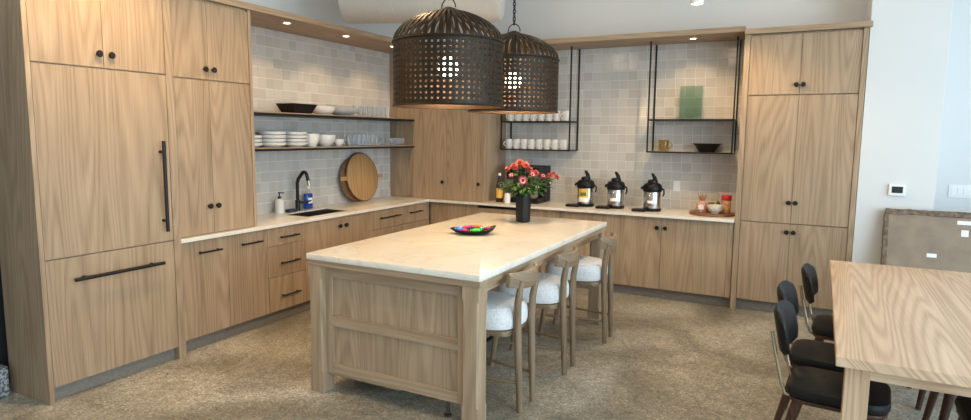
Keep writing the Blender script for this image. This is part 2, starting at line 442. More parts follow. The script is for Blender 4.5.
# base cabinets, left run
def base(ax, a0, a1, label, fronts, top=.884):
    """fronts: list of (kind, b0, b1, z0, z1, handle)"""
    mid = (a0+a1)/2
    t = thing('base_cabinet', label, 'cabinet', (.3, mid, 0) if ax == 'x' else (mid, -.3, 0))
    if ax == 'x':
        carcass(t, .002, .588, a0+.001, a1-.001, .107, top); obj('toe_kick', B(.002, .55, a0+.001, a1-.001, 0, .106), 'toe_grey', t)
    else:
        carcass(t, a0+.001, a1-.001, -.565, -.002, .107, .884); obj('toe_kick', B(a0+.001, a1-.001, -.525, -.002, 0, .106), 'toe_grey', t)
    f = .61 if ax == 'x' else -.587
    for kind, b0, b1, z0, z1, hd in fronts:
        d = pnl(kind, ax, f, b0, b1, z0, z1, 'oak_Z', t)
        if hd and hd[0] == 'bar': bar(d, ax, f, hd[1], hd[2], hd[3], hd[3])
        elif hd: knob(d, ax, f, hd[1], hd[2])
    return t
ZB, ZT = .108, .882
base('x', -4.108, -3.654, 'oak pull-out base cabinet with one black bar, next to the refrigerator', [('door', -4.106, -3.654, ZB, ZT, ('bar', -3.945, -3.735, .782))])
base('x', -3.654, -3.234, 'oak pull-out base cabinet with one black bar, beside the three-drawer unit', [('door', -3.654, -3.234, ZB, ZT, ('bar', -3.535, -3.315, .784))])
base('x', -3.234, -2.775, 'oak base cabinet of three drawers with black bars left of the sink', [
    ('drawer', -3.234, -2.775, .71, ZT, ('bar', -3.105, -2.875, .785)), ('drawer', -3.234, -2.775, .425, .71, ('bar', -3.105, -2.875, .548)), ('drawer', -3.234, -2.775, ZB, .425, ('bar', -3.105, -2.875, .245))])
base('x', -2.775, -1.79, 'oak double-door sink base cabinet with two small black knobs', [('door', -2.775, -2.247, ZB, ZT, ('k', -2.293, .785)), ('door', -2.247, -1.79, ZB, ZT, ('k', -2.201, .785))], .69)
base('x', -1.79, -1.153, 'oak drawer base cabinet with a wide black bar under the round boards', [
    ('drawer', -1.79, -1.153, .66, ZT, ('bar', -1.64, -1.25, .785)), ('drawer', -1.79, -1.153, ZB, .66, ('bar', -1.64, -1.25, .55))])
base('x', -1.153, -.590, 'narrow oak drawer base cabinet at the inner counter corner', [
    ('drawer', -1.153, -.59, .66, ZT, ('bar', -1.05, -.80, .785)), ('drawer', -1.153, -.59, ZB, .66, ('bar', -1.05, -.80, .55))])
base('y', .612, 1.298, 'oak base cabinet below the tall corner cabinet', [('door', .622, 1.298, ZB, ZT, None)])
dw = thing('dishwasher', 'oak fronted dishwasher with a black control strip beneath the coffee machine', 'dishwasher', (1.6, -.3, 0))
carcass(dw, 1.299, 1.899, -.565, -.002, .107, .884, 'black_plastic'); obj('toe_kick', B(1.299, 1.899, -.525, -.002, 0, .106), 'toe_grey', dw)
pnl('door', 'y', -.587, 1.299, 1.899, ZB, .845, 'oak_Z', dw); obj('control_strip', B(1.302, 1.896, -.58, -.566, .848, .882), 'black_plastic', dw)
base('y', 1.90, 2.853, 'oak double-door base cabinet half hidden behind the stools', [('door', 1.90, 2.376, ZB, ZT, ('k', 2.335, .77)), ('door', 2.376, 2.853, ZB, ZT, ('k', 2.417, .77))])
base('y', 2.853, 4.198, 'wide oak double-door base cabinet beside the pantry', [('door', 2.853, 3.492, ZB, ZT, ('k', 3.450, .768)), ('door', 3.492, 4.145, ZB, ZT, ('k', 3.534, .768)), ('filler', 4.145, 4.198, ZB, ZT, None)])

# corner cabinet on the counter
cc = thing('corner_cabinet', 'tall oak corner cabinet on the counter behind the flowers', 'cabinet', (.7, -.3, H))
carcass(cc, .001, 1.355, -.565, -.001, H+.001, ZS)
obj('side_panel', B(1.356, 1.386, -.588, -.001, H+.001, ZS, bev=.002), 'oak_Z', cc)
pnl('filler', 'y', -.587, .003, .353, H+.003, ZS-.002, 'oak_Z', cc)
d = pnl('cabinet_door', 'y', -.587, .353, .86, H+.003, ZS-.01, 'oak_Z', cc); knob(d, 'y', -.587, .808, 1.133)
d = pnl('cabinet_door', 'y', -.587, .86, 1.355, H+.003, ZS-.01, 'oak_Z', cc); knob(d, 'y', -.587, 1.316, 1.128)

# pantry
pa = thing('pantry_cabinet', 'tall oak pantry cabinet with six doors beside the white wall', 'cabinet', (4.7, -.3, 0))
carcass(pa, 4.235, 5.18, -.565, -.002, .107, 2.70); obj('toe_kick', B(4.235, 5.18, -.53, -.002, 0, .106), 'toe_grey', pa)
obj('side_panel', B(4.204, 4.255, -.600, -.002, 0, 2.70, bev=.002), 'oak_Z', pa)
obj('side_panel', B(5.18, 5.222, -.600, -.002, 0, 2.70, bev=.002), 'oak_Z', pa)
for z0, z1, kz in ((.115, .899, .822), (.905, 2.12, 1.106), (2.128, 2.685, 2.216)):
    for a0, a1, ka in ((4.257, 4.70, 4.672), (4.70, 5.178, 4.73)):
        d = pnl('cabinet_door', 'y', -.59, a0, a1, z0, z1, 'oak_Z', pa); knob(d, 'y', -.59, ka, kz)

# countertop with a cut-out for the sink
SX0, SX1, SY0, SY1 = .20, .545, -2.66, -2.03
bm = bmesh.new(); z0, z1 = .885, .9145
for x0, x1, y0, y1 in ((.0005, .65, -4.109, SY0), (.0005, SX0, SY0, SY1), (SX1, .65, SY0, SY1), (.0005, .65, SY1, -.0005), (.65, 4.203, -.66, -.0005)):
    box(bm, x0, x1, y0, y1, z0, z1)
bmesh.ops.remove_doubles(bm, verts=bm.verts, dist=.0001)
tag(obj('countertop', bm, 'quartz_counter', origin=False), 'cream quartz countertop along both walls', 'countertop')
sk = thing('sink', 'dark undermount sink set into the cream countertop', 'sink', (.37, -2.345, .70))
bm = bmesh.new(); x0, x1, y0, y1 = SX0+.001, SX1-.001, SY0+.001, SY1-.001
for a in ((x0, x0+.006, y0, y1, .70, .905), (x1-.006, x1, y0, y1, .70, .905), (x0, x1, y0, y0+.006, .70, .905), (x0, x1, y1-.006, y1, .70, .905), (x0, x1, y0, y1, .70, .706)): box(bm, *a)
obj('basin', bm, 'sink_steel', sk)
obj('drain', lathe([(0, .707), (.045, .707), (.045, .710), (.03, .711), (0, .709)], 20, (.37, -2.345, 0)), 'black_metal', sk, True)

# ------------------------------------------------------------------ island
IX0, IX1, IY0, IY1, IZ = 1.917, 3.214, -4.127, -1.647, .941
isl = thing('kitchen_island', 'large oak island with a cream quartz top and square legs', 'island', ((IX0+IX1)/2, (IY0+IY1)/2, 0))
top = rounded(bmesh.new(), IX0, IX1, IY0, IY1, IZ-.040, IZ, .012, .005, 4)
obj('quartz_top', top, 'quartz_counter', isl, True)
LG = .108; ZL = IZ-.041-.036
def leg_bm(cx, cy):
    """square post whose corners are chamfered between foot and head"""
    h = LG/2; bm = bmesh.new(); rings = []
    for z, c in ((0.004, .001), (.145, .001), (.16, .011), (.775, .011), (.79, .001), (ZL, .001)):
        pts = []
        for sx, sy in ((1, 1), (-1, 1), (-1, -1), (1, -1)):
            a, b_ = (h-c, h), (h, h-c)
            q = [(sx*b_[0], sy*b_[1]), (sx*a[0], sy*a[1])]
            if sx*sy < 0: q = q[::-1]
            pts += q
        rings.append([bm.verts.new((cx+x, cy+y, z)) for x, y in pts])
    for r_a, r_b in zip(rings, rings[1:]):
        for k in range(8): bm.faces.new((r_a[k], r_a[(k+1) % 8], r_b[(k+1) % 8], r_b[k]))
    bm.faces.new(rings[0][::-1]); bm.faces.new(rings[-1])
    return bm
for nm, a in (('top_rail', (IX0+.006, IX1-.006, IY0+.006, IY0+.10)), ('top_rail', (IX0+.006, IX1-.006, IY1-.10, IY1-.006)), ('top_rail', (IX0+.006, IX0+.10, IY0+.1005, IY1-.1005)), ('top_rail', (IX1-.10, IX1-.006, IY0+.1005, IY1-.1005))):
    obj(nm, B(*a, ZL+.0005, ZL+.0355, bev=.001), 'oak_X' if a[1]-a[0] > .5 else 'oak_Y', isl)
LX0, LX1, LY0, LY1 = IX0+.012+LG/2, IX1-.014-LG/2, IY0+.010+LG/2, IY1-.012-LG/2
for cx in (LX0, LX1):
    for cy in (LY0, LY1):
        l = obj('leg', leg_bm(cx, cy), 'oak_Z', isl)
        obj('foot_pad', B(cx-LG/2+.006, cx+LG/2-.006, cy-LG/2+.006, cy+LG/2-.006, 0, .0038), 'white_plastic', l)
# near end panel: frame with two sunk panels
ex0, ex1 = LX0+LG/2+.0005, LX1-LG/2-.0005
fy, by = IY0+.052, IY0+.082
ep = obj('end_panel', B(ex0, ex1, fy+.016, by, .135, ZL), 'oak_Z', isl)
for nm, a in (('stile', (ex0, ex0+.052, .135, ZL-.0005)), ('stile', (ex1-.052, ex1, .135, ZL-.0005)), ('rail', (ex0+.0525, ex1-.0525, .135, .205)), ('rail', (ex0+.0525, ex1-.0525, .462, .53)), ('rail', (ex0+.0525, ex1-.0525, ZL-.075, ZL-.0005))):
    obj(nm, B(a[0], a[1], fy, fy+.0155, a[2], a[3], bev=.0015), 'oak_Z' if nm == 'stile' else 'oak_X', ep)
obj('body', B(IX0+.05, 2.60, by+.001, IY1-.06, .11, ZL), 'oak_Z', isl)
for k in range(4):
    ys = [by+.02+(LY1-LG/2-by-.04)*k/4, by+.02+(LY1-LG/2-by-.04)*(k+1)/4]
    obj('back_panel', B(2.601, 2.618, ys[0]+.002, ys[1]-.002, .11, ZL-.07), 'oak_Z', isl)
obj('toe_kick', B(IX0+.14, 2.52, by+.22, IY1-.12, 0, .109), 'black_plastic', isl)
obj('apron', B(LX1-.004, LX1+.022, LY0+LG/2+.001, LY1-LG/2-.001, ZL-.06, ZL, bev=.001), 'oak_Y', isl)
obj('apron', B(LX0+LG/2+.001, LX1-LG/2-.001, LY1-.01, LY1+.012, ZL-.06, ZL, bev=.001), 'oak_X', isl)
for fx in (2.93,):
    obj('levelling_foot', lathe([(0, 0), (.024, 0), (.024, .012), (.012, .016), (.012, .109), (0, .109)], 16, (fx, by+.05, 0)), 'sink_steel', isl, True)

# ------------------------------------------------------------------ stools (local: front towards -x)
def make_stool():
    t = thing('counter_stool', '', 'stool')
    prof = []
    # seat: domed trapezoid cushion
    bm = bmesh.new(); n = 40; rings = []
    def out(k, s):
        a = 2*PI*k/n; c, s_ = math.cos(a), math.sin(a); e = .62
        x = .25*math.copysign(abs(c)**e, c)-.015; wd = .225 - .03*(x/.25)
        return (x*s, wd*math.copysign(abs(s_)**e, s_)*s)
    for z, s in ((.525, .90), (.532, .97), (.56, 1.0), (.60, 1.0), (.637, .965), (.657, .88), (.670, .72), (.675, .4)):
        rings.append([bm.verts.new((*out(k, s), z)) for k in range(n)])
    for a, b_ in zip(rings, rings[1:]):
        for k in range(n): bm.faces.new((a[k], a[(k+1) % n], b_[(k+1) % n], b_[k]))
    bm.faces.new(rings[0][::-1]); bm.faces.new(rings[-1])
    seat = obj('seat', bm, 'boucle_fabric', t, True)
    obj('piping', T([(*out(k, .885), .658) for k in range(n)] + [(*out(0, .885), .658)], .004, 6), 'boucle_fabric', seat, True)
    obj('seat_frame', rounded(bmesh.new(), -.20, .21, -.185, .185, .490, .524, .05, .006, 5), 'stool_oak_Y', t, True)
    for s in (-1, 1):
        obj('leg', T([(-.275, s*.185, 0), (-.235, s*.180, .30), (-.195, s*.172, .50)], [.019, .023, .024], 14), 'stool_oak_Z', t, True)
        obj('leg', T([(.270, s*.098, 0), (.256, s*.100, .32), (.248, s*.104, .56), (.252, s*.112, .70), (.270, s*.118, .80), (.283, s*.12, .845)], [.019, .023, .024, .023, .020, .015], 14), 'stool_oak_Z', t, True)
    obj('stretcher', T([(-.245, -.178, .235), (-.245, .178, .235)], .011, 10), 'stool_oak_Y', t, True)
    for s in (-1, 1): obj('stretcher', T([(-.243, s*.178, .19), (.252, s*.103, .19)], .010, 10), 'stool_oak_X', t, True)
    # curved top rail
    bm = bmesh.new(); rings = []; m = 14
    for k in range(m+1):
        u = -1 + 2*k/m; y = .20*u; x = .285 - .065*u*u + .004; zc = .842 + .012*(u*u); hh = .054 - .012*abs(u)**3; th = .013
        rings.append([bm.verts.new((x+dx, y, zc+dz)) for dx, dz in ((-th, -hh), (th*.6, -hh), (th, -hh*.5), (th*1.2, hh*.7), (th*.7, hh), (-th*.6, hh), (-th*.9, 0))])
    for a, b_ in zip(rings, rings[1:]):
        for k in range(7): bm.faces.new((a[k], a[(k+1) % 7], b_[(k+1) % 7], b_[k]))
    bm.faces.new(rings[0]); bm.faces.new(rings[-1][::-1])
    obj('backrest', bm, 'stool_oak_Y', t, True)
    return t
st0 = make_stool()
for i, (x, y, rz, lb) in enumerate(((3.028, -3.635, -1, 'oak counter stool with white boucle seat next to the panelled island end'), (3.06, -2.937, 1, 'oak counter stool with white boucle seat between two other stools'), (3.12, -2.13, 1, 'oak counter stool with white boucle seat at the far island leg'))):
    s = st0 if i == 0 else copy_tree(st0)
    s.location = (x, y, 0); s.rotation_euler.z = math.radians(rz); tag(s, lb, 'stool', 'stools along the island')

# ------------------------------------------------------------------ pendants
def make_pendant():
    t = thing('pendant_lamp', '', 'pendant lamp')
    R, z0, z1 = .376, 0.0, .438; NC, NR = 60, 11; th = .006
    bm = bmesh.new()
    def P(a, z, r): return bm.verts.new((r*math.cos(a), r*math.sin(a), z))
    hoop0, hoop1 = .022, .030; ch = (z1-z0-hoop0-hoop1)/NR
    def quadring(zlo, zhi):
        for k in range(NC):
            a, b_ = 2*PI*k/NC, 2*PI*(k+1)/NC
            for r in (R, R-th): bm.faces.new((P(a, zlo, r), P(b_, zlo, r), P(b_, zhi, r), P(a, zhi, r)))
            for z in (zlo, zhi): bm.faces.new((P(a, z, R), P(b_, z, R), P(b_, z, R-th), P(a, z, R-th)))
    quadring(z0, z0+hoop0); quadring(z1-hoop1, z1)
    fr_ = .315
    for k in range(NC):
        a, b_ = 2*PI*k/NC, 2*PI*(k+1)/NC; da = b_-a
        for j in range(NR):
            lo = z0+hoop0+ch*j; hi = lo+ch
            o = [(a, lo), (b_, lo), (b_, hi), (a, hi)]; i_ = [(a+da*fr_, lo+ch*fr_), (b_-da*fr_, lo+ch*fr_), (b_-da*fr_, hi-ch*fr_), (a+da*fr_, hi-ch*fr_)]
            for q in range(4):
                q2 = (q+1) % 4
                for r in (R, R-th): bm.faces.new((P(*o[q], r), P(*o[q2], r), P(*i_[q2], r), P(*i_[q], r)))
                bm.faces.new((P(*i_[q], R), P(*i_[q2], R), P(*i_[q2], R-th), P(*i_[q], R-th)))
    bmesh.ops.remove_doubles(bm, verts=bm.verts, dist=.0002)
    sh = obj('shade', bm, 'bronze_metal', t)
    sh.data.materials.append(MATS['copper_inner'])
    for p in sh.data.polygons:
        c = p.center
        if math.hypot(c.x, c.y) < (R-th*.6)*math.cos(PI/NC): p.material_index = 1
    # dome of ribs
    bm = bmesh.new(); NB = 46; steps = 14
    HD = .212
    def dome(u): return (R*max(1-u**1.75, 0)**.62+.012*u, z1 + HD*u)
    for k in range(NB):
        a = 2*PI*(k+.5)/NB
        prev = None
        for s in range(steps+1):
            r, z = dome(s/steps); half = .27*2*PI/NB if r > .12 else .46*2*PI/NB
            cur = [bm.verts.new((rr*math.cos(a+h), rr*math.sin(a+h), z-dz)) for rr, h, dz in ((r, -half, 0), (r, half, 0), (r-.004, half, .004), (r-.004, -half, .004))]
            if prev:
                for q in range(4): bm.faces.new((prev[q], prev[(q+1) % 4], cur[(q+1) % 4], cur[q]))
            prev = cur
    dr = obj('dome_ribs', bm, 'bronze_metal', t)
    dr.data.materials.append(MATS['copper_inner'])
    for i, p in enumerate(dr.data.polygons):
        if i % 4 == 2: p.material_index = 1
    rt_, zt = dome(.965)
    obj('crown', lathe([(rt_, zt-.004), (rt_*.75, zt+.010), (.03, zt+.022), (.012, zt+.028), (0, zt+.028)], 32), 'bronze_metal', t, True)
    for r, z in ((R+.003, .002), (R+.003, z1-.012)):
        obj('hoop', T([((r)*math.cos(2*PI*k/48), (r)*math.sin(2*PI*k/48), z) for k in range(49)], .006, 6), 'bronze_metal', t, True)
    obj('hanging_loop', T([(.055*math.cos(PI*k/12), 0, zt+.02+.062*math.sin(PI*k/12)) for k in range(13)], .0045, 8), 'black_metal', t, True)
    bm = bmesh.new(); z = zt+.078; k = 0
    while z < 1.70 - .02 + .0:
        L_ = .030
        pts = []
        for q in range(13):
            a = 2*PI*q/12; u, v = .010*math.cos(a), .020*math.sin(a)
            pts.append((u if k % 2 else 0, 0 if k % 2 else u, z+.015+v))
        tube(bm, pts, .0048, 6, False); z += L_; k += 1
    obj('chain', bm, 'black_metal', t, True)
    obj('ceiling_canopy', lathe([(.065, 1.692), (.065, 1.676), (.02, 1.665), (0, 1.665)], 24), 'black_metal', t, True)
    obj('socket', T([(0, 0, .34), (0, 0, zt)], .02, 14), 'black_metal', t, True)
    obj('bulb', lathe([(0, .19), (.037, .198), (.062, .224), (.070, .26), (.062, .296), (.036, .325), (.018, .338), (0, .338)], 24), 'bulb_glow', t, True)
    return t
pe0 = make_pendant()
for i, (y, lb) in enumerate(((-3.413, 'perforated bronze dome pendant lamp over the candy dish'), (-2.356, 'perforated bronze dome pendant lamp over the flower vase'))):
    q = pe0 if i == 0 else copy_tree(pe0)
    q.location = (2.575, y, 1.912); tag(q, lb, 'pendant lamp', 'pendant lamps over the island')
    l = bpy.data.lights.new('pendant_light', 'POINT'); l.energy = 19; l.color = WARM; l.shadow_soft_size = .05
    lo = bpy.data.objects.new('pendant_light', l); col.objects.link(lo); lo.parent = q; lo.location = (0, 0, .14)

# recessed lights in the canopy
def spotlight(name, loc, parent, power, ang, aim=None, size=.03, color=WARM, blend=.5):
    l = bpy.data.lights.new(name, 'SPOT'); l.energy = power; l.color = color; l.spot_size = math.radians(ang); l.spot_blend = blend; l.shadow_soft_size = size
    o = bpy.data.objects.new(name, l); col.objects.link(o); o.parent = parent; o.location = Vector(loc)-WL[parent.name]
    d = (Vector(aim)-Vector(loc)) if aim else Vector((0, 0, -1)); o.rotation_euler = d.to_track_quat('-Z', 'Y').to_euler()
for x, y, lb in ((.445, -2.77, 'recessed downlight above the plate stacks'), (.445, -1.94, 'recessed downlight above the grey bowl'), (.445, -1.12, 'recessed downlight above the drinking glasses next to the corner cabinet'), (3.68, -.334, 'recessed downlight above the green glass vase')):
    t = thing('recessed_light', lb, 'downlight', (x, y, ZS-.006), 'recessed canopy lights')
    obj('trim_ring', lathe([(.028, ZS-.001), (.028, ZS-.004), (.040, ZS-.006), (.044, ZS-.0005)], 24, (x, y, 0)), 'white_plastic', t, True)
    obj('lens', lathe([(0, ZS-.0045), (.027, ZS-.0045), (.027, ZS-.001)], 20, (x, y, 0)), 'led_emitter', t, True)
    spotlight('downlight_beam', (x, y, ZS-.012), t, 17 if x < 1 else 8, 125)

# ceiling downlights on stems
for x, y, zb, lb in ((3.85, -1.25, 2.895, 'small white cylinder downlight hung above the counter'), (1.35, -4.75, 3.1, 'white cylinder downlight hung by the refrigerator'), (1.9, -3.05, 3.25, 'white cylinder downlight hung by the open shelves')):
    t = thing('cylinder_downlight', lb, 'downlight', (x, y, zb), 'hanging cylinder downlights')
    obj('housing', lathe([(.045, zb+.01), (.05, zb), (.055, zb), (.055, zb+.15), (.02, zb+.16), (0, zb+.16)], 24, (x, y, 0)), 'white_plastic', t, True)
    obj('stem', T([(x, y, zb+.16), (x, y, 3.62)], .008, 10), 'white_plastic', t, True)
    obj('lens', lathe([(0, zb+.004), (.046, zb+.006)], 20, (x, y, 0)), 'led_emitter', t)
    spotlight('downlight_beam', (x, y, zb-.01), t, {3: 85, 1: 105}.get(int(x), 45) if x != 1.9 else 45, 150, size=.045)

# added lamps, all out of view, to brighten upper walls, floor and counters
for k, (x, y, lb) in enumerate(((1.3, -5.6, 'added unseen ceiling lamp in front of the refrigerator'), (3.6, -5.6, 'added unseen ceiling lamp in front of the island'), (6.4, -5.6, 'added unseen ceiling lamp near the window side'), (3.9, -2.6, 'added unseen ceiling lamp between island and table'), (6.6, -2.6, 'added unseen ceiling lamp over the dining table'), (1.2, -3.6, 'added unseen ceiling lamp over the aisle by the sink'), (2.6, -.95, 'added unseen ceiling lamp over the back counter'), (4.6, -.95, 'added unseen ceiling lamp over the pantry front'))):
    t = thing('added_ceiling_lamp', lb, 'added lamp', (x, y, 3.56), 'added lamps out of view')
    obj('housing', lathe([(.25, 3.619), (.25, 3.575), (.235, 3.57)], 32, (x, y, 0)), 'white_plastic', t, True)
    obj('diffuser', lathe([(.234, 3.571), (.15, 3.562), (0, 3.56)], 32, (x, y, 0)), 'added_lamp_diffuser', t, True)
    l = bpy.data.lights.new('added_lamp_light', 'POINT'); l.energy = 7.5 if k < 6 else 3.2; l.color = SOFT; l.shadow_soft_size = .2
    lo = bpy.data.objects.new('added_lamp_light', l); col.objects.link(lo); lo.parent = t; lo.location = (0, 0, -.24)

# white spiral duct
dt = thing('air_duct', 'white round spiral air duct hanging below the ceiling', 'duct')
DR = .30; dx0, dx1 = -.74, .82
obj('duct_body', lathe([(0, dx0), (DR*.90, dx0), (DR*.985, dx0+.02), (DR, dx0+.06), (DR, dx1-.06), (DR*.985, dx1-.02), (DR*.90, dx1), (0, dx1+.01)], 48, (0, 0, DR), ax='X'), 'duct_white', dt, True)
n_turn = 11; pts = []
for k in range(n_turn*32+1):
    a = 2*PI*k/32; pts.append((dx0+.07+(dx1-dx0-.14)*k/(n_turn*32), (DR+.001)*math.cos(a), DR+(DR+.001)*math.sin(a)))
obj('spiral_seam', T(pts, .003, 5), 'duct_white', dt, True)
for x in (-.45, .45): obj('hanger', T([(x, 0, 2*DR), (x, 0, 3.62-2.805)], .006, 8), 'steel', dt)
dt.location = (1.36, -1.95, 2.805); dt.rotation_euler.z = math.radians(20)

# ------------------------------------------------------------------ open shelves on the left wall
SHX = .385
for zt, lb in ((1.914, 'upper oak shelf with black steel edge holding bowls and glasses'), (1.583, 'lower oak shelf with black steel edge holding plates and glasses')):
    t = thing('wall_shelf', lb, 'shelf', (.2, -1.96, zt-.034))
    obj('board', B(.010, SHX, -3.334, -.590, zt-.011, zt-.0005, bev=.002), 'oak_Y', t)
    obj('steel_support', B(.010, SHX+.001, -3.334, -.590, zt-.032, zt-.0115), 'black_metal', t)

ORD = ['first', 'second', 'third', 'fourth', 'fifth', 'sixth', 'seventh', 'eighth']
def glassware(name, x, y, z, r, h, label, cat, group=None, mat='clear_glass'):
    t = lathe([(0, 0), (r*.86, 0), (r, h), (r-.003, h), (r*.86-.003, .012), (0, .010)], 16, (x, y, z))
    return tag(obj(name, t, mat, None, True), label, cat, group)
def bowl(name, x, y, z, r, h, label, cat, mat, foot=.5, group=None, th=.006):
    pr = [(0, .002), (r*foot, 0), (r*foot*1.02, .006)]
    for k in range(1, 7):
        u = k/6; pr.append((r*(foot+(1-foot)*math.sin(u*PI/2)), .006+(h-.006)*(1-math.cos(u*PI/2))*.55+(h-.006)*u*.45))
    inn = [(max(a-th, .001), b_+th*.4) for a, b_ in pr[2:][::-1]]
    inn[0] = (pr[-1][0]-th, h)
    pr += inn + [(0, .010)]
    return tag(obj(name, lathe(pr, 28, (x, y, z)), mat, None, True), label, cat, group)
ZU, ZLw = 1.9147, 1.5837
# dark rectangular serving bowl on the upper shelf
bm = bmesh.new()
def frustum(bm, cx, cy, z0, z1, a0, b0, a1, b1, th):
    def ring(a, b_, z): return [bm.verts.new((cx+sx*a, cy+sy*b_, z)) for sx, sy in ((1, 1), (-1, 1), (-1, -1), (1, -1))]
    rs = [ring(a0, b0, z0), ring(a1, b1, z1), ring(a1-th, b1-th, z1), ring(a0-th, b0-th, z0+th)]
    for a, b_ in zip(rs, rs[1:]):
        for k in range(4): bm.faces.new((a[k], a[(k+1) % 4], b_[(k+1) % 4], b_[k]))
    bm.faces.new(rs[0][::-1]); bm.faces.new(rs[-1])
    return bm
tag(obj('serving_bowl', frustum(bm, .22, -2.44, ZU, ZU+.095, .085, .115, .12, .165, .008), 'black_ceramic'), 'black rectangular serving bowl with flared sides on the upper shelf', 'bowl')
bowl('mixing_bowl', .22, -2.07, ZU, .135, .085, 'white round bowl on the upper shelf beside the black bowl', 'bowl', 'white_ceramic')
bowl('serving_bowl', .22, -1.755, ZU, .175, .085, 'wide grey bowl on the upper shelf beside the glasses', 'bowl', 'grey_ceramic')
for r_i, xg in enumerate((.27, .17)):
    for k in range(7):
        glassware('drinking_glass', xg, -1.50+k*.084+.02*r_i, ZU, .036, .125, 'clear %s glass from the grey bowl, %s row on the upper shelf' % (ORD[k], ('outer', 'wall-side')[r_i]), 'glass', 'glasses on the upper shelf')
for r_i, xg in enumerate((.28, .18)):
    for k in range(6):
        glassware('drinking_glass', xg, -1.66+k*.083+.02*r_i, ZLw, .036, .125, '%s tall glass from the little white bowl, %s row on the lower shelf' % (ORD[k], ('outer', 'wall-side')[r_i]), 'glass', 'tall glasses on the lower shelf')
for r_i, xg in enumerate((.28, .18)):
    for k in range(6):
        glassware('tumbler', xg, -1.135+k*.084+.02*r_i, ZLw, .037, .088, '%s short tumbler from the tall glasses, %s row on the lower shelf' % (ORD[k], ('outer', 'wall-side')[r_i]), 'glass', 'short tumblers on the lower shelf')
def plate(x, y, z, r, h, label, group, tilt=0):
    pr = [(0, .002), (r*.60, 0), (r*.62, .004), (r*.93, h*.45), (r, h), (r-.006, h), (r*.90, h*.52), (r*.60, .010), (0, .009)]
    o = tag(obj('dinner_plate', lathe(pr, 30, (x, y, z)), 'white_ceramic', None, True), label, 'plate', group)
    o.rotation_euler.x = tilt
for sname, yc, r, n, h, lb in (('a', -2.775, .135, 4, .046, 'the stack between two other plate stacks'), ('b', -2.475, .122, 4, .044, 'the stack next to the tall cup'), ('c', -3.07, .132, 3, .044, 'the low stack beside the counter cabinet')):
    for k in range(n):
        plate(.22, yc, ZLw+k*.0345, r*(1-.02*(k % 2)), h, '%s white plate up from the shelf in %s' % (ORD[k], lb), 'plate stack '+{'a': 'one', 'b': 'two', 'c': 'three'}[sname])
bowl('deep_bowl', .25, -2.275, ZLw, .082, .130, 'tall white cup-shaped bowl beside the plate stack', 'bowl', 'white_ceramic', .55)
bowl('soup_bowl', .24, -2.06, ZLw, .112, .120, 'white round soup bowl on the lower shelf', 'bowl', 'white_ceramic', .42)
bowl('small_bowl', .26, -1.875, ZLw, .062, .075, 'little white bowl on the lower shelf beside the glasses', 'bowl', 'white_ceramic', .5)

# ------------------------------------------------------------------ sink counter things
fc = thing('faucet', 'matte black kitchen faucet with angled spout', 'faucet', (.12, -2.36, H))
c0 = Vector((.12, -2.36, H))
obj('base', lathe([(0, 0), (.028, 0), (.028, .008), (.026, .014), (.026, .11), (.017, .115), (0, .115)], 20, c0), 'black_metal', fc, True)
pp = [c0+Vector(q) for q in ((0, 0, .10), (0, 0, .29), (.010, .004, .33), (.055, .02, .395), (.068, .026, .405), (.085, .032, .400), (.096, .037, .38), (.110, .044, .315))]
obj('spout', T(pp, .018, 14), 'black_metal', fc, True)
obj('spray_head', T([c0+Vector((.110, .044, .315)), c0+Vector((.119, .049, .262))], .019, 14), 'brass_metal', fc, True)
obj('lever', T([c0+Vector((.015, .01, .085)), c0+Vector((.06, .06, .09)), c0+Vector((.075, .12, .10))], [.012, .010, .008], 12), 'black_metal', fc, True)
sd = thing('soap_dispenser', 'white ribbed soap dispenser with black pump by the faucet', 'soap dispenser', (.11, -2.60, H))
pr = [(0, 0), (.043, 0)]
for k in range(12): pr += [(.045, .008+k*.0105), (.043, .013+k*.0105)]
pr += [(.036, .14), (.018, .148), (0, .148)]
obj('bottle', lathe(pr, 24, (.11, -2.60, H)), 'white_ceramic', sd, True)
obj('pump', lathe([(0, .148), (.017, .148), (.017, .168), (.006, .17), (.006, .20), (.014, .202), (.014, .212), (0, .213)], 16, (.11, -2.60, H)), 'black_plastic', sd, True)
obj('nozzle', T([(.11, -2.60, H+.207), (.16, -2.585, H+.205)], .005, 8), 'black_plastic', sd, True)
sb = thing('soap_bottle', 'clear plastic bottle of bright blue dish soap', 'bottle', (.085, -2.17, H))
b1 = rounded(bmesh.new(), .055, .115, -2.22, -2.12, H, H+.165, .024, .012, 5); obj('bottle', b1, 'blue_soap', sb, True)
obj('neck', lathe([(.028, .163), (.02, .185), (.014, .20), (.014, .215), (0, .215)], 16, (.085, -2.17, H)), 'clear_glass', sb, True)
obj('cap', lathe([(0, .2155), (.017, .2155), (.017, .245), (.012, .255), (0, .255)], 16, (.085, -2.17, H)), 'white_plastic', sb, True)
obj('label', B(.1155, .1165, -2.20, -2.14, H+.06, H+.12), 'paper_white', sb)
tag(obj('sponge', rounded(bmesh.new(), .11, .18, -2.535, -2.42, H, H+.03, .012, .006, 4), 'sponge_blue', None, True), 'dark blue scrubbing sponge on the counter next to the soap dispenser', 'sponge')
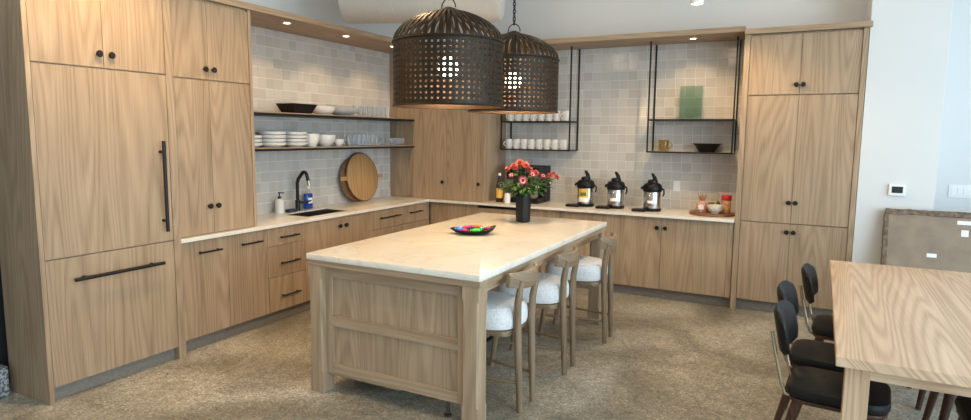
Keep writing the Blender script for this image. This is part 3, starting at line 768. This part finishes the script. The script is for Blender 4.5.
def round_board(name, y, x_base, tilt, R, t, mat, label, ears, rim):
    th = thing(name, label, 'serving board', (x_base, y, H+.004))
    bm = lathe([(0, 0), (R-.01, 0), (R, .006), (R, t-.006), (R-.01, t), (0, t)], 56, (0, 0, R), ax='X')
    bd = obj('disc', bm, mat, th, True)
    WL[bd.name] = Vector((0, 0, 0)); bd.location = (0, 0, 0)
    bd.data.transform(Matrix.Translation((t/2, 0, 0)))
    if rim:
        r_o = obj('rim', T([(t*.5, (R-.001)*math.cos(2*PI*k/56), R+(R-.001)*math.sin(2*PI*k/56)) for k in range(57)], t*.42, 6), 'dark_board_X', bd, True); r_o.location = (0, 0, 0); r_o.data.transform(Matrix.Translation((t/2, 0, R-R)))
        vs_ = [v.co.z for v in r_o.data.vertices]; r_o.data.transform(Matrix.Translation((0, 0, -min(vs_)-.004)))
    if ears:
        for s in (-1, 1):
            e = obj('ear_handle', B(t*.2, t*.8, min(s*(R-.01), s*(R+.105)), max(s*(R-.01), s*(R+.105)), R-.022, R+.022, bev=.006), 'board_oak_Y', bd)
            e.location = (t/2, (s*(R+.0475)), R-.022)
    th.rotation_euler.y = -tilt
    return th
round_board('round_board', -1.365, .085, math.radians(7), .265, .022, 'dark_board_X', 'dark round wooden board leaning on the tiles behind a lighter one', False, False)
round_board('round_board', -1.27, .125, math.radians(8.5), .285, .024, 'board_oak_Z', 'large golden round wooden serving board with two side handles', True, True)

# ------------------------------------------------------------------ black metal racks on the back wall
def rack(x0, x1, zb, zs, label):
    t = thing('metal_rack', label, 'rack', ((x0+x1)/2, -.16, zb)); yb, yf, s = -.018, -.30, .0075
    for x in (x0, x1):
        for y in (yb, yf): obj('post', B(x-s, x+s, y-s, y+s, zb, ZS-.001), 'black_metal', t)
    for z in (zb, zs):
        bm = bmesh.new()
        for y in (yb, yf): box(bm, x0+s, x1-s, y-s, y+s, z, z+.015)
        for x in (x0, x1): box(bm, x-s, x+s, yf+s, yb-s, z, z+.015)
        f = obj('shelf_frame', bm, 'black_metal', t)
        obj('shelf_board', B(x0+s, x1-s, yf+s, yb-s, z+.004, z+.0148), 'oak_X', f)
rack(1.466, 2.347, 1.540, 1.875, 'black metal rack holding two rows of white mugs')
rack(3.245, 4.112, 1.545, 1.893, 'black metal rack holding a green glass vase and black bowl')
def make_mug():
    t = thing('coffee_mug', '', 'mug')
    obj('cup', lathe([(0, 0), (.039, 0), (.044, .006), (.045, .118), (.042, .118), (.041, .01), (0, .008)], 20), 'white_ceramic', t, True)
    pts = [(-.043-.030*math.sin(PI*k/10), 0, .093-.066*k/10) for k in range(11)]
    obj('handle', T(pts, .0055, 8), 'white_ceramic', t, True)
    return t
mg = make_mug(); first = True
for zz, xs, lb, gr in ((1.8902, 1.55, 'upper', 'mugs on the upper rack level'), (1.5552, 1.53, 'lower', 'mugs on the lower rack level')):
    for k in range(8):
        m_ = mg if first else copy_tree(mg); first = False
        m_.location = (xs+k*.1005, -.20, zz); m_.rotation_euler.z = math.radians(random.uniform(42, 60)); tag(m_, '%s white mug from the corner cabinet on the %s level of the black rack' % (ORD[k], lb), 'mug', gr)
# things on the right rack
bm = bmesh.new(); box(bm, 3.55, 3.79, -.205, -.125, 1.9082, 2.262, bev=.008)
gv = thing('glass_vase', 'rectangular green glass vase on the black rack', 'vase', (3.67, -.165, 1.9082))
ib = bmesh.new()
def ringv(ins, z): return [ib.verts.new((3.67+sx*(.12-ins), -.165+sy*(.04-ins), z)) for sx, sy in ((1, 1), (-1, 1), (-1, -1), (1, -1))]
rs = [ringv(0, 1.9082), ringv(0, 2.262), ringv(.008, 2.262), ringv(.008, 1.93)]
for a, b_ in zip(rs, rs[1:]):
    for k in range(4): ib.faces.new((a[k], a[(k+1) % 4], b_[(k+1) % 4], b_[k]))
ib.faces.new(rs[0][::-1]); ib.faces.new(rs[-1]); bm.free()
obj('glass_body', ib, 'green_glass', gv)
pt = thing('glass_pitcher', 'small amber-tinted glass pitcher with handle on the black rack', 'pitcher', (3.395, -.17, 1.5602))
obj('jug', lathe([(0, 0), (.055, 0), (.062, .02), (.058, .09), (.064, .125), (.061, .125), (.055, .09), (.058, .02), (0, .012)], 22, (3.395, -.17, 1.5602)), 'amber_glass', pt, True)
obj('handle', T([(3.395+.058+.035*math.sin(PI*k/10), -.175, 1.5602+.105-.075*k/10) for k in range(11)], .007, 8), 'amber_glass', pt, True)
tag(obj('wide_bowl', lathe([(0, .002), (.078, 0), (.082, .006), (.128, .078), (.150, .088), (.150, .092), (.124, .084), (.076, .014), (0, .012)], 32, (3.85, -.165, 1.5602)), 'black_ceramic', None, True), 'black wide-rimmed bowl on the lower level of the rack', 'bowl')

# outlet on the tiles
ot = thing('wall_outlet', 'white outlet plate on the grey tiles', 'outlet', (3.528, -.012, 1.115))
obj('plate', B(3.49, 3.566, -.0165, -.0095, 1.112, 1.232, bev=.002), 'white_plastic', ot)
for z in (1.145, 1.199): obj('socket', B(3.51, 3.546, -.0185, -.0166, z-.016, z+.016, bev=.0015), 'paper_white', ot)

# ------------------------------------------------------------------ airpots
def make_airpot():
    t = thing('coffee_airpot', '', 'airpot')
    obj('bottom_ring', lathe([(0, 0), (.096, 0), (.099, .006), (.099, .03), (.092, .034), (0, .034)], 28), 'black_plastic', t, True)
    obj('steel_body', lathe([(.091, .034), (.092, .04), (.092, .225), (.087, .235), (0, .235)], 32), 'steel', t, True)
    obj('lid', lathe([(.099, .212), (.103, .220), (.102, .262), (.092, .290), (.070, .305), (.03, .310), (0, .310)], 28), 'black_plastic', t, True)
    obj('collar', lathe([(.055, .305), (.052, .335), (.03, .342), (0, .342)], 20), 'black_plastic', t, True)
    obj('pump_lever', T([(.022, .02, .33), (.012, .02, .365), (-.008, .02, .395), (-.020, .02, .405)], [.024, .021, .017, .009], 10), 'black_plastic', t, True)
    obj('spout', T([(-.07, -.04, .265), (-.100, -.058, .255), (-.105, -.061, .235)], [.018, .014, .011], 10), 'black_plastic', t, True)
    obj('carry_handle', T([(.095, .0, .25), (.122, .0, .235), (.125, .0, .19), (.112, .0, .165)], [.010, .009, .009, .008], 10), 'black_plastic', t, True)
    obj('drip_tray', rounded(bmesh.new(), -.185, -.03, -.17, -.035, 0, .026, .02, .005, 5), 'black_plastic', t, True)
    return t
def label_patch(t, r, z0, z1, a0, a1, mat, off=.0006):
    bm = bmesh.new(); n = 8; lo = []; hi = []
    for k in range(n+1):
        a = a0+(a1-a0)*k/n
        lo.append(bm.verts.new(((r+off)*math.cos(a), (r+off)*math.sin(a), z0))); hi.append(bm.verts.new(((r+off)*math.cos(a), (r+off)*math.sin(a), z1)))
    for k in range(n): bm.faces.new((lo[k], lo[k+1], hi[k+1], hi[k]))
    return obj('label', bm, mat, t)
ap = make_airpot(); pots = [ap, copy_tree(ap), copy_tree(ap)]
for q in pots[1:]: WL[q.name] = Vector((0, 0, 0))
A0, A1 = math.radians(-118), math.radians(-48)
label_patch(pots[0], .092, .105, .205, math.radians(-128), math.radians(-50), 'yellow_label')
label_patch(pots[0], .092, .125, .165, math.radians(-112), math.radians(-68), 'green_label', .0012)
label_patch(pots[0], .092, .055, .105, math.radians(-128), math.radians(-50), 'paper_white')
label_patch(pots[1], .092, .085, .12, math.radians(-115), math.radians(-65), 'paper_white')
label_patch(pots[2], .092, .09, .12, math.radians(-110), math.radians(-60), 'paper_white')
for q, (x, y), lb in zip(pots, ((2.565, -.315), (2.92, -.32), (3.335, -.36)), ('steel coffee airpot with a yellow and green label', 'steel coffee airpot with black pump standing between two other airpots', 'steel coffee airpot with black pump closest to the wall outlet')):
    q.location = (x, y, H); tag(q, lb, 'airpot', 'coffee airpots on the counter')

# coffee machine and bottle behind the flowers
cm = thing('coffee_machine', 'black and chrome coffee machine on the counter behind the flowers', 'coffee machine', (1.85, -.25, H))
obj('housing', B(1.60, 2.02, -.22, -.03, H+.001, H+.44, bev=.012), 'black_plastic', cm)
obj('base', B(1.60, 2.02, -.44, -.221, H+.001, H+.06, bev=.006), 'black_plastic', cm)
obj('head', B(1.60, 2.02, -.42, -.221, H+.28, H+.43, bev=.012), 'black_plastic', cm)
obj('chrome_column', B(1.925, 1.985, -.43, -.34, H+.061, H+.279, bev=.005), 'steel', cm)
obj('chrome_plate', B(1.91, 2.0, -.428, -.4205, H+.30, H+.40, bev=.002), 'steel', cm)
obj('drip_grid', B(1.65, 1.84, -.41, -.24, H+.0605, H+.066), 'steel', cm)
sy = thing('syrup_bottle', 'dark syrup bottle with yellow label beside the corner cabinet', 'bottle', (1.53, -.46, H))
obj('bottle', lathe([(0, 0), (.04, 0), (.042, .006), (.042, .20), (.032, .24), (.016, .27), (.016, .32), (0, .32)], 22, (1.53, -.46, H)), 'syrup_dark', sy, True)
obj('cap', lathe([(0, .3205), (.018, .3205), (.018, .35), (0, .352)], 16, (1.53, -.46, H)), 'paper_white', sy, True)
lp = label_patch(None, .042, .05, .17, math.radians(-140), math.radians(10), 'yellow_label'); lp.parent = sy
sy2 = thing('sugar_jar', 'short white jar with black cap behind the flower vase', 'jar', (1.655, -.50, H))
obj('bottle', lathe([(0, 0), (.034, 0), (.037, .006), (.037, .09), (.030, .115), (.016, .12), (0, .12)], 22, (1.655, -.50, H)), 'white_ceramic', sy2, True)
obj('cap', lathe([(0, .1205), (.017, .1205), (.017, .14), (0, .142)], 16, (1.655, -.50, H)), 'black_plastic', sy2, True)

# round tray with condiments
tag(obj('wooden_tray', lathe([(0, 0), (.222, 0), (.228, .006), (.228, .018), (.222, .022), (0, .022)], 40, (3.955, -.335, H)), 'dark_board_X', None, True), 'dark round wooden tray at the counter end by the pantry', 'tray')
ZTr = H+.0223
bg_ = thing('snack_bag', 'clear gathered bag of snacks with a pink label on the tray', 'bag', (3.845, -.30, ZTr))
obj('pouch', lathe([(0, 0), (.055, 0), (.062, .02), (.058, .07), (.035, .105), (.02, .115)], 12, (3.845, -.30, ZTr)), 'pink_label', bg_, True)
bm = bmesh.new()
for k in range(9):
    a = 2*PI*k/9; tube(bm, [(3.845+.016*math.cos(a), -.30+.016*math.sin(a), ZTr+.112), (3.845+.05*math.cos(a), -.30+.05*math.sin(a), ZTr+.175+.02*(k % 2))], [.008, .003], 5)
obj('gathered_top', bm, 'spice_brown', bg_)
obj('label', B(3.82, 3.875, -.3635, -.3615, ZTr+.025, ZTr+.075), 'paper_white', bg_)
glassware('spice_jar', 3.925, -.22, ZTr, .035, .095, 'little clear glass jar on the tray behind the bowl', 'jar', None, 'amber_glass')
bowl('cream_bowl', 3.99, -.40, ZTr, .082, .085, 'cream bowl at the front of the wooden tray', 'bowl', 'cream_ceramic', .45)
rj = thing('spice_shaker', 'shaker jar with a bright red lid on the wooden tray', 'jar', (4.085, -.28, ZTr))
obj('jar', lathe([(0, 0), (.045, 0), (.047, .005), (.047, .125), (.042, .132), (0, .132)], 22, (4.085, -.28, ZTr)), 'pink_label', rj, True)
obj('label_band', lathe([(.0475, .035), (.0478, .036), (.0478, .06), (.0475, .061)], 22, (4.085, -.28, ZTr)), 'yellow_label', rj, True)
obj('lid', lathe([(0, .1325), (.049, .1325), (.050, .136), (.050, .178), (.046, .184), (0, .184)], 22, (4.085, -.28, ZTr)), 'red_plastic', rj, True)
gb = thing('green_bottle', 'small green bottle between the bowl and red-lidded jar', 'bottle', (4.0, -.22, ZTr))
obj('bottle', lathe([(0, 0), (.022, 0), (.023, .08), (.010, .10), (.010, .115), (0, .115)], 16, (4.0, -.22, ZTr)), 'leaf_green', gb, True)
obj('cap', lathe([(0, .1155), (.012, .1155), (.012, .13), (0, .13)], 14, (4.0, -.22, ZTr)), 'yellow_label', gb, True)

# ------------------------------------------------------------------ things on the island
IT = IZ+.0004
vz = thing('flower_vase', 'black ribbed square vase of flowers on the island', 'vase', (2.55, -2.05, IT))
bm = bmesh.new(); n = 8; rs = []
def oct_(r, z): return [bm.verts.new((2.55+r*math.cos(PI/8+2*PI*k/n), -2.05+r*math.sin(PI/8+2*PI*k/n), z)) for k in range(n)]
rs = [oct_(.058, IT), oct_(.062, IT+.01), oct_(.066, IT+.235), oct_(.058, IT+.235), oct_(.054, IT+.03)]
for a, b_ in zip(rs, rs[1:]):
    for k in range(n): bm.faces.new((a[k], a[(k+1) % n], b_[(k+1) % n], b_[k]))
bm.faces.new(rs[0][::-1]); bm.faces.new(rs[-1])
vb = obj('vase_body', bm, 'black_ceramic', vz)
for k in range(n):
    a = PI/8+2*PI*k/n; obj('rib', T([(2.55+.060*math.cos(a), -2.05+.060*math.sin(a), IT+.006), (2.55+.0665*math.cos(a), -2.05+.0665*math.sin(a), IT+.232)], .004, 6), 'black_ceramic', vb)
def petal_ring(bm, c, nrm, r0, r1, n, wd, lift, phase=0):
    nrm = Vector(nrm).normalized(); a = nrm.orthogonal().normalized(); b_ = nrm.cross(a)
    for k in range(n):
        t = 2*PI*(k+phase)/n; d = a*math.cos(t)+b_*math.sin(t); s = nrm.cross(d)
        p0, p1, p2 = c+d*r0, c+d*(r0+r1)/2+nrm*lift*.7, c+d*r1+nrm*lift
        v = [bm.verts.new(q) for q in (p0-s*wd*.4, p0+s*wd*.4, p1+s*wd, p1-s*wd, p2+s*wd*.55, p2-s*wd*.55)]
        bm.faces.new((v[0], v[1], v[2], v[3])); bm.faces.new((v[3], v[2], v[4], v[5]))
def leaf(bm, p, d, L_, W_):
    d = Vector(d).normalized(); s = d.cross(Vector((0, 0, 1)));
    if s.length < .01: s = Vector((1, 0, 0))
    s.normalize(); u = s.cross(d)
    pts = [p, p+d*L_*.35+s*W_+u*.006, p+d*L_*.4, p+d*L_*.35-s*W_+u*.006, p+d*L_*.75+s*W_*.6-u*.006, p+d*L_*.72, p+d*L_*.75-s*W_*.6-u*.006, p+d*L_-u*.02]
    v = [bm.verts.new(q) for q in pts]
    for f in ((0, 1, 2), (0, 2, 3), (1, 4, 5, 2), (3, 2, 5, 6), (4, 7, 5), (6, 5, 7)): bm.faces.new([v[i] for i in f])
mouth = Vector((2.55, -2.05, IT+.22))
rv = Vector((math.cos(y_), math.sin(y_), 0)); tv = Vector((math.sin(y_), -math.cos(y_), 0))   # across the room and towards the seating side
heads = [  # across, up, towards, radius, petals
    (-.135, .255, .02, .032, 'petal_coral'), (-.085, .285, .05, .040, 'petal_coral'), (-.035, .315, .02, .042, 'petal_coral'), (.012, .300, .06, .042, 'petal_coral'),
    (.045, .255, .03, .036, 'petal_coral'), (.095, .225, .05, .040, 'petal_coral'), (-.015, .165, .14, .052, 'petal_magenta'), (.155, .195, .03, .034, 'petal_magenta'),
    (.215, .200, .02, .036, 'petal_coral'), (.275, .185, .0, .036, 'petal_coral'), (.245, .215, -.03, .030, 'petal_coral'), (-.105, .205, .09, .030, 'petal_magenta'), (.065, .215, .10, .034, 'petal_magenta'), (-.06, .25, -.06, .036, 'petal_coral'), (.02, .26, -.08, .036, 'petal_coral')]
FL = {0: 'coral bloom at the bouquet edge towards the corner cabinet', 1: 'coral bloom beside the topmost bloom, cabinet side of the bouquet', 2: 'topmost coral bloom of the bouquet in the black vase', 3: 'coral bloom high in the bouquet above the large magenta one', 4: 'coral bloom in the middle of the bouquet', 5: 'coral bloom leaning towards the drooping side of the bouquet',
      8: 'coral bloom in the drooping cluster, closest to the vase', 9: 'outermost coral bloom of the drooping cluster', 10: 'smallest coral bloom on top of the drooping cluster', 11: 'dark magenta bloom low on the cabinet side of the bouquet', 12: 'dark magenta bloom between the large magenta bloom and the drooping cluster', 13: 'coral bloom at the back of the bouquet, cabinet side', 14: 'coral bloom at the back of the bouquet behind the topmost one'}
for i, (du, dz_, dt_, r, pm) in enumerate(heads):
    r *= .85
    c = mouth + rv*du*1.08 + tv*dt_ + Vector((0, 0, dz_))
    nrm = (rv*du*1.2 + tv*(.25+dt_*3) + Vector((0, 0, .30)))
    if i == 6: nrm = tv*1.0 + Vector((0, 0, .15))
    nrm.normalize()
    lb = FL[i] if i in FL else {6: 'large round magenta bloom with a pale ring in the vase bouquet', 7: 'dark magenta bloom among the drooping stems of the bouquet'}.get(i, 'coral red bloom in the black vase bouquet' if pm == 'petal_coral' else 'dark magenta bloom in the middle of the bouquet')
    t = thing('cut_flower', lb, 'flower', mouth, 'flowers in the black vase')
    foot = mouth + Vector((random.uniform(-.03, .03), random.uniform(-.03, .03), -.10))
    mid = mouth.lerp(c, .5) + Vector((0, 0, .02))
    obj('stem', T([foot, mouth+(c-mouth)*.12, mid, c-nrm*.006], [.0035, .0035, .003, .003], 6), 'stem_green', t, True)
    bm = bmesh.new(); petal_ring(bm, c, nrm, r*.15, r, 16, r*.19, r*.10)
    petal_ring(bm, c+nrm*.006, nrm, r*.12, r*.78, 14, r*.17, r*.32, .5)
    if pm == 'petal_coral': petal_ring(bm, c+nrm*.010, nrm, r*.08, r*.5, 10, r*.15, r*.5, .2)
    bl = obj('bloom', bm, pm, t)
    if pm == 'petal_magenta':
        bm = bmesh.new(); petal_ring(bm, c+nrm*.013, nrm, r*.28, r*.62, 18, r*.07, r*.12, .3); obj('pale_ring', bm, 'petal_white', bl)
    elif i % 3 == 0:
        bm = bmesh.new(); petal_ring(bm, c+nrm*.014, nrm, r*.1, r*.45, 10, r*.10, r*.55, .3); obj('pale_ring', bm, 'petal_white', bl)
    bm = bmesh.new(); bmesh.ops.create_icosphere(bm, subdivisions=2, radius=r*.24, matrix=Matrix.Translation(c+nrm*.010)); obj('core', bm, 'flower_core', bl, True)
    for k in range(5):
        f_ = random.uniform(.25, .88); p = (mouth+(c-mouth)*.12).lerp(c, f_)
        a = random.uniform(0, 2*PI); bm = bmesh.new()
        leaf(bm, p, rv*math.cos(a)+tv*math.sin(a)+Vector((0, 0, random.uniform(-.35, .6))), random.uniform(.07, .12), random.uniform(.014, .022)); obj('leaf', bm, 'leaf_green', t)
for i in range(16):
    a = 2*PI*i/16+.3; rr = random.uniform(.11, .20); hh = random.uniform(.06, .19)
    c = mouth + (rv*math.cos(a)*1.2+tv*math.sin(a)*.8)*rr + Vector((0, 0, hh))
    t = thing('leafy_sprig', 'green leafy sprig among the flowers in the black vase', 'sprig', mouth, 'leafy sprigs in the black vase')
    obj('stem', T([mouth+Vector((0, 0, -.10)), mouth+(c-mouth)*.25+Vector((0, 0, .03)), c], [.003, .003, .002], 6), 'stem_green', t, True)
    for k in range(9):
        p = mouth.lerp(c, .35+.65*k/8); b_ = a+random.uniform(-1.6, 1.6); bm = bmesh.new()
        leaf(bm, p, rv*math.cos(b_)+tv*math.sin(b_)+Vector((0, 0, random.uniform(-.4, .5))), random.uniform(.06, .11), random.uniform(.013, .021)); obj('leaf', bm, 'leaf_green', t)
# candy dish
DC = Vector((2.485, -2.875, IT)); DA = math.radians(22)
def dloc(x, y, z=0): return DC + Vector((x*math.cos(DA)-y*math.sin(DA), x*math.sin(DA)+y*math.cos(DA), z))
bm = bmesh.new(); n = 36; rs = []
for s, z, lift in ((.50, 0, 0), (.62, .004, 0), (.86, .022, .3), (1.0, .036, 1), (.96, .038, 1), (.80, .024, .3), (.5, .010, 0)):
    ring = []
    for k in range(n):
        a = 2*PI*k/n; x, y = .185*math.cos(a), .128*math.sin(a)*(1-.12*math.cos(a)**2)
        ring.append(bm.verts.new(dloc(x*s, y*s, z + lift*(.034*max(math.cos(a), 0)**3 + .006*max(-math.cos(a), 0)**2))))
    rs.append(ring)
for a, b_ in zip(rs, rs[1:]):
    for k in range(n): bm.faces.new((a[k], a[(k+1) % n], b_[(k+1) % n], b_[k]))
bm.faces.new(rs[0][::-1]); bm.faces.new(rs[-1])
tag(obj('candy_dish', bm, 'black_ceramic', None, True), 'black boat-shaped dish of wrapped candies on the island', 'dish')
def candy(x, y, z, L_, r, mat, ang, label, ball=False):
    c = dloc(x, y, z+.005); u = Vector((math.cos(DA+ang), math.sin(DA+ang), 0))
    t = thing('wrapped_candy', label, 'candy', c-Vector((0, 0, r)), 'candies in the black dish')
    if ball:
        bm = bmesh.new(); bmesh.ops.create_icosphere(bm, subdivisions=3, radius=r, matrix=Matrix.Translation(c)); obj('sweet', bm, mat, t, True)
    else:
        obj('sweet', T([c-u*L_*.5, c-u*L_*.42, c-u*L_*.2, c+u*L_*.2, c+u*L_*.42, c+u*L_*.5], [r*.3, r*.75, r, r, r*.75, r*.3], 10), mat, t, True)
    for s in (-1, 1):
        p = c+u*s*(L_*.5 if not ball else r*.9); obj('wrapper_twist', T([p, p+u*s*.014+Vector((0, 0, .004))], [.003, .010], 8), mat, t)
candy(-.105, -.03, .037, .03, .026, 'candy_blue', .4, 'round pale blue wrapped candy in the black dish', True)
candy(-.06, -.055, .028, .045, .016, 'candy_pink', -.3, 'pink wrapped candy at the front of the black dish')
candy(-.045, -.005, .050, .05, .015, 'candy_pink', .9, 'pink wrapped candy lying next to the blue one')
candy(-.03, .05, .040, .07, .018, 'candy_red', .1, 'red wrapped candy at the back of the black dish')
candy(.03, .045, .045, .07, .018, 'candy_orange', -.15, 'orange wrapped candy at the back of the black dish')
candy(.005, -.01, .040, .05, .014, 'candy_navy', .2, 'navy blue wrapped candy in the middle of the dish')
candy(.03, -.055, .030, .065, .017, 'candy_green', .1, 'bright green wrapped candy at the front of the dish')
candy(.07, -.01, .036, .05, .016, 'candy_teal', 1.0, 'teal wrapped candy in the black dish')
candy(.085, .035, .036, .045, .015, 'candy_green', .6, 'green wrapped candy beside the teal one')
candy(.12, -.015, .045, .04, .016, 'candy_pink', .5, 'dark pink wrapped candy at the raised tip of the dish')

# ------------------------------------------------------------------ wall fittings by the column
th = thing('thermostat', 'white wall thermostat with dark screen', 'thermostat', (5.525, -.612, 1.215))
obj('housing', B(5.463, 5.587, -.622, -.6005, 1.222, 1.322, bev=.005), 'white_plastic', th)
obj('screen', B(5.485, 5.568, -.6235, -.6222, 1.246, 1.303), 'screen_dark', th)
sw = thing('light_switch', 'white triple light switch plate on the white wall', 'switch', (6.08, -.006, 1.20))
obj('plate', B(6.0, 6.167, -.007, -.0005, 1.182, 1.302, bev=.002), 'white_plastic', sw)
for k in range(3): obj('rocker', B(6.0+.019+k*.047, 6.0+.019+k*.047+.034, -.011, -.0071, 1.208, 1.276, bev=.002), 'paper_white', sw)
# leaning package
pk = thing('cardboard_package', 'large flat brown cardboard package leaning on the white wall', 'package', (6.16, -.92, 0))
PW, PH, PT = .71, 1.125, .075
def pkb(*a, bev=0):
    bm = B(*a, bev=bev)
    return bm
pkparts = [('box', (-PW, PW, 0, PT, 0, PH), .006, 'cardboard'), ('torn_top_edge', (-PW-.004, PW+.004, -.006, PT+.004, PH-.035, PH+.010), .006, 'torn_edge'), ('torn_side_edge', (-PW-.010, -PW+.022, -.005, PT+.003, .0, PH-.036), .005, 'torn_edge')]
kids = []
for nm, a, bv, mt in pkparts:
    bm = B(*a, bev=bv)
    if nm != 'box':
        bmesh.ops.subdivide_edges(bm, edges=[e for e in bm.edges if e.calc_length() > .3], cuts=24)
        for v in bm.verts: v.co += Vector((random.uniform(-.004, .004), random.uniform(-.004, .002), random.uniform(-.006, .006)))
    o = obj(nm, bm, mt, None, origin=False); o.parent = pk; kids.append(o)
for a in ((-.40, -.33, .735, .768), (-.20, -.10, 1.03, 1.062), (-.17, -.12, .93, .985)):
    o = obj('sticker', B(a[0], a[1], -.002, -.0003, a[2], a[3]), 'paper_white', None, origin=False); o.parent = pk; kids.append(o)
pk.rotation_euler.x = -math.atan2(.235, PH)
# stone block and dark door frame left of the refrigerator
tag(obj('stone_block', rounded(bmesh.new(), .02, .285, -5.42, -5.115, 0, .20, .02, .01, 4), 'speckled_granite', None, True), 'grey speckled stone block on the floor beside the refrigerator panel', 'block')
struct(obj('door_1', B(.0005, .05, -6.1, -4.93, 0, 2.6), 'dark_paint'))

# ------------------------------------------------------------------ dining table and chairs
TXc, TYc = 5.46, -2.813; TL, TWd, TH = 2.472, .95, .76
tb = thing('dining_table', 'oak dining table with square legs and black chairs around it', 'table')
hx, hy = TWd/2, TL/2
obj('tabletop', B(-hx, hx, -hy, hy, TH-.044, TH, bev=.003), 'table_oak_Y', tb)
lt = .098
for sx in (-1, 1):
    for sy in (-1, 1):
        cx, cy = sx*(hx-.042-lt/2), sy*(hy-.085-lt/2)
        obj('leg', B(cx-lt/2, cx+lt/2, cy-lt/2, cy+lt/2, 0, TH-.0445, bev=.003), 'table_oak_Z', tb)
for s in (-1, 1):
    obj('apron', B(-hx+.042+lt+.001, hx-.042-lt-.001, s*(hy-.105)-.012, s*(hy-.105)+.012, TH-.115, TH-.0445), 'table_oak_X', tb)
    obj('apron', B(s*(hx-.062)-.012, s*(hx-.062)+.012, -hy+.085+lt+.001, hy-.085-lt-.001, TH-.115, TH-.0445), 'table_oak_Y', tb)
tb.location = (TXc, TYc, 0); tb.rotation_euler.z = math.radians(-1.2)

def make_chair():   # local: front towards +x
    t = thing('dining_chair', '', 'chair')
    seat = obj('seat', rounded(bmesh.new(), -.225, .225, -.20, .20, .425, .482, .09, .022, 7), 'black_leather', t, True)
    obj('seat_rim', rounded(bmesh.new(), -.215, .215, -.19, .19, .405, .4245, .08, .004, 6), 'walnut_Z', t, True)
    for k in range(4): 
        x, y = ((-.07, -.07), (-.07, .07), (.07, -.07), (.07, .07))[k]
        obj('button', lathe([(.008, .4815), (.007, .484), (0, .485)], 10, (x, y, 0)), 'black_leather', seat, True)
    # padded back, slightly curved in plan and rounded in outline
    bm = bmesh.new(); NU, NV = 14, 10; grid = {}
    for side in (0, 1):
        for i in range(NU+1):
            for j in range(NV+1):
                u, v = -1+2*i/NU, -1+2*j/NV
                uu, vv = u*math.sqrt(1-.42*v*v*abs(v)), v*math.sqrt(1-.30*u*u*u*u)
                y = .205*uu; z = .730 + .122*vv; edge = max(abs(u), abs(v)); thk = .024*(1-edge**6)**.5 + .001
                x = -.262 + .05*uu*uu - .20*(z-.63) + (thk if side else -thk*.8)
                grid[side, i, j] = bm.verts.new((x, y, z))
    for side in (0, 1):
        for i in range(NU):
            for j in range(NV): bm.faces.new([grid[side, a, b_] for a, b_ in ((i, j), (i+1, j), (i+1, j+1), (i, j+1))])
    border = [(i, 0) for i in range(NU)]+[(NU, j) for j in range(NV)]+[(NU-i, NV) for i in range(NU)]+[(0, NV-j) for j in range(NV)]
    for k in range(len(border)):
        a, b_ = border[k], border[(k+1) % len(border)]
        bm.faces.new((grid[0, a[0], a[1]], grid[0, b_[0], b_[1]], grid[1, b_[0], b_[1]], grid[1, a[0], a[1]]))
    obj('backrest', bm, 'black_leather', t, True)
    for s in (-1, 1):
        obj('back_upright', T([(-.17, s*.135, .41), (-.228, s*.138, .425), (-.248, s*.14, .48), (-.285, s*.145, .64), (-.305, s*.145, .74)], .0085, 10), 'brass_metal', t, True)
        obj('leg', T([(.225, s*.195, 0), (.165, s*.145, .406)], [.016, .027], 12), 'walnut_Z', t, True)
        obj('leg', T([(-.265, s*.195, 0), (-.165, s*.145, .406)], [.016, .027], 12), 'walnut_Z', t, True)
    return t
ch0 = make_chair()
spots = [(5.005, -3.60, -6, 'black padded dining chair beside the square table leg, island side'), (5.00, -3.09, -7, 'black padded dining chair between two others on the island side of the table'), (5.125, -2.42, -5, 'black padded dining chair on the island side closest to the pantry'),
         (5.725, -3.62, 180, 'black padded dining chair under the table, far side from the island'), (5.735, -2.95, 179, 'black padded dining chair on the package side of the table'), (5.75, -2.28, 180, 'black padded dining chair in front of the package')]
for i, (x, y, rz, lb) in enumerate(spots):
    c = ch0 if i == 0 else copy_tree(ch0)
    c.location = (x, y, 0); c.rotation_euler.z = math.radians(rz); tag(c, lb, 'chair', 'black chairs at the dining table')
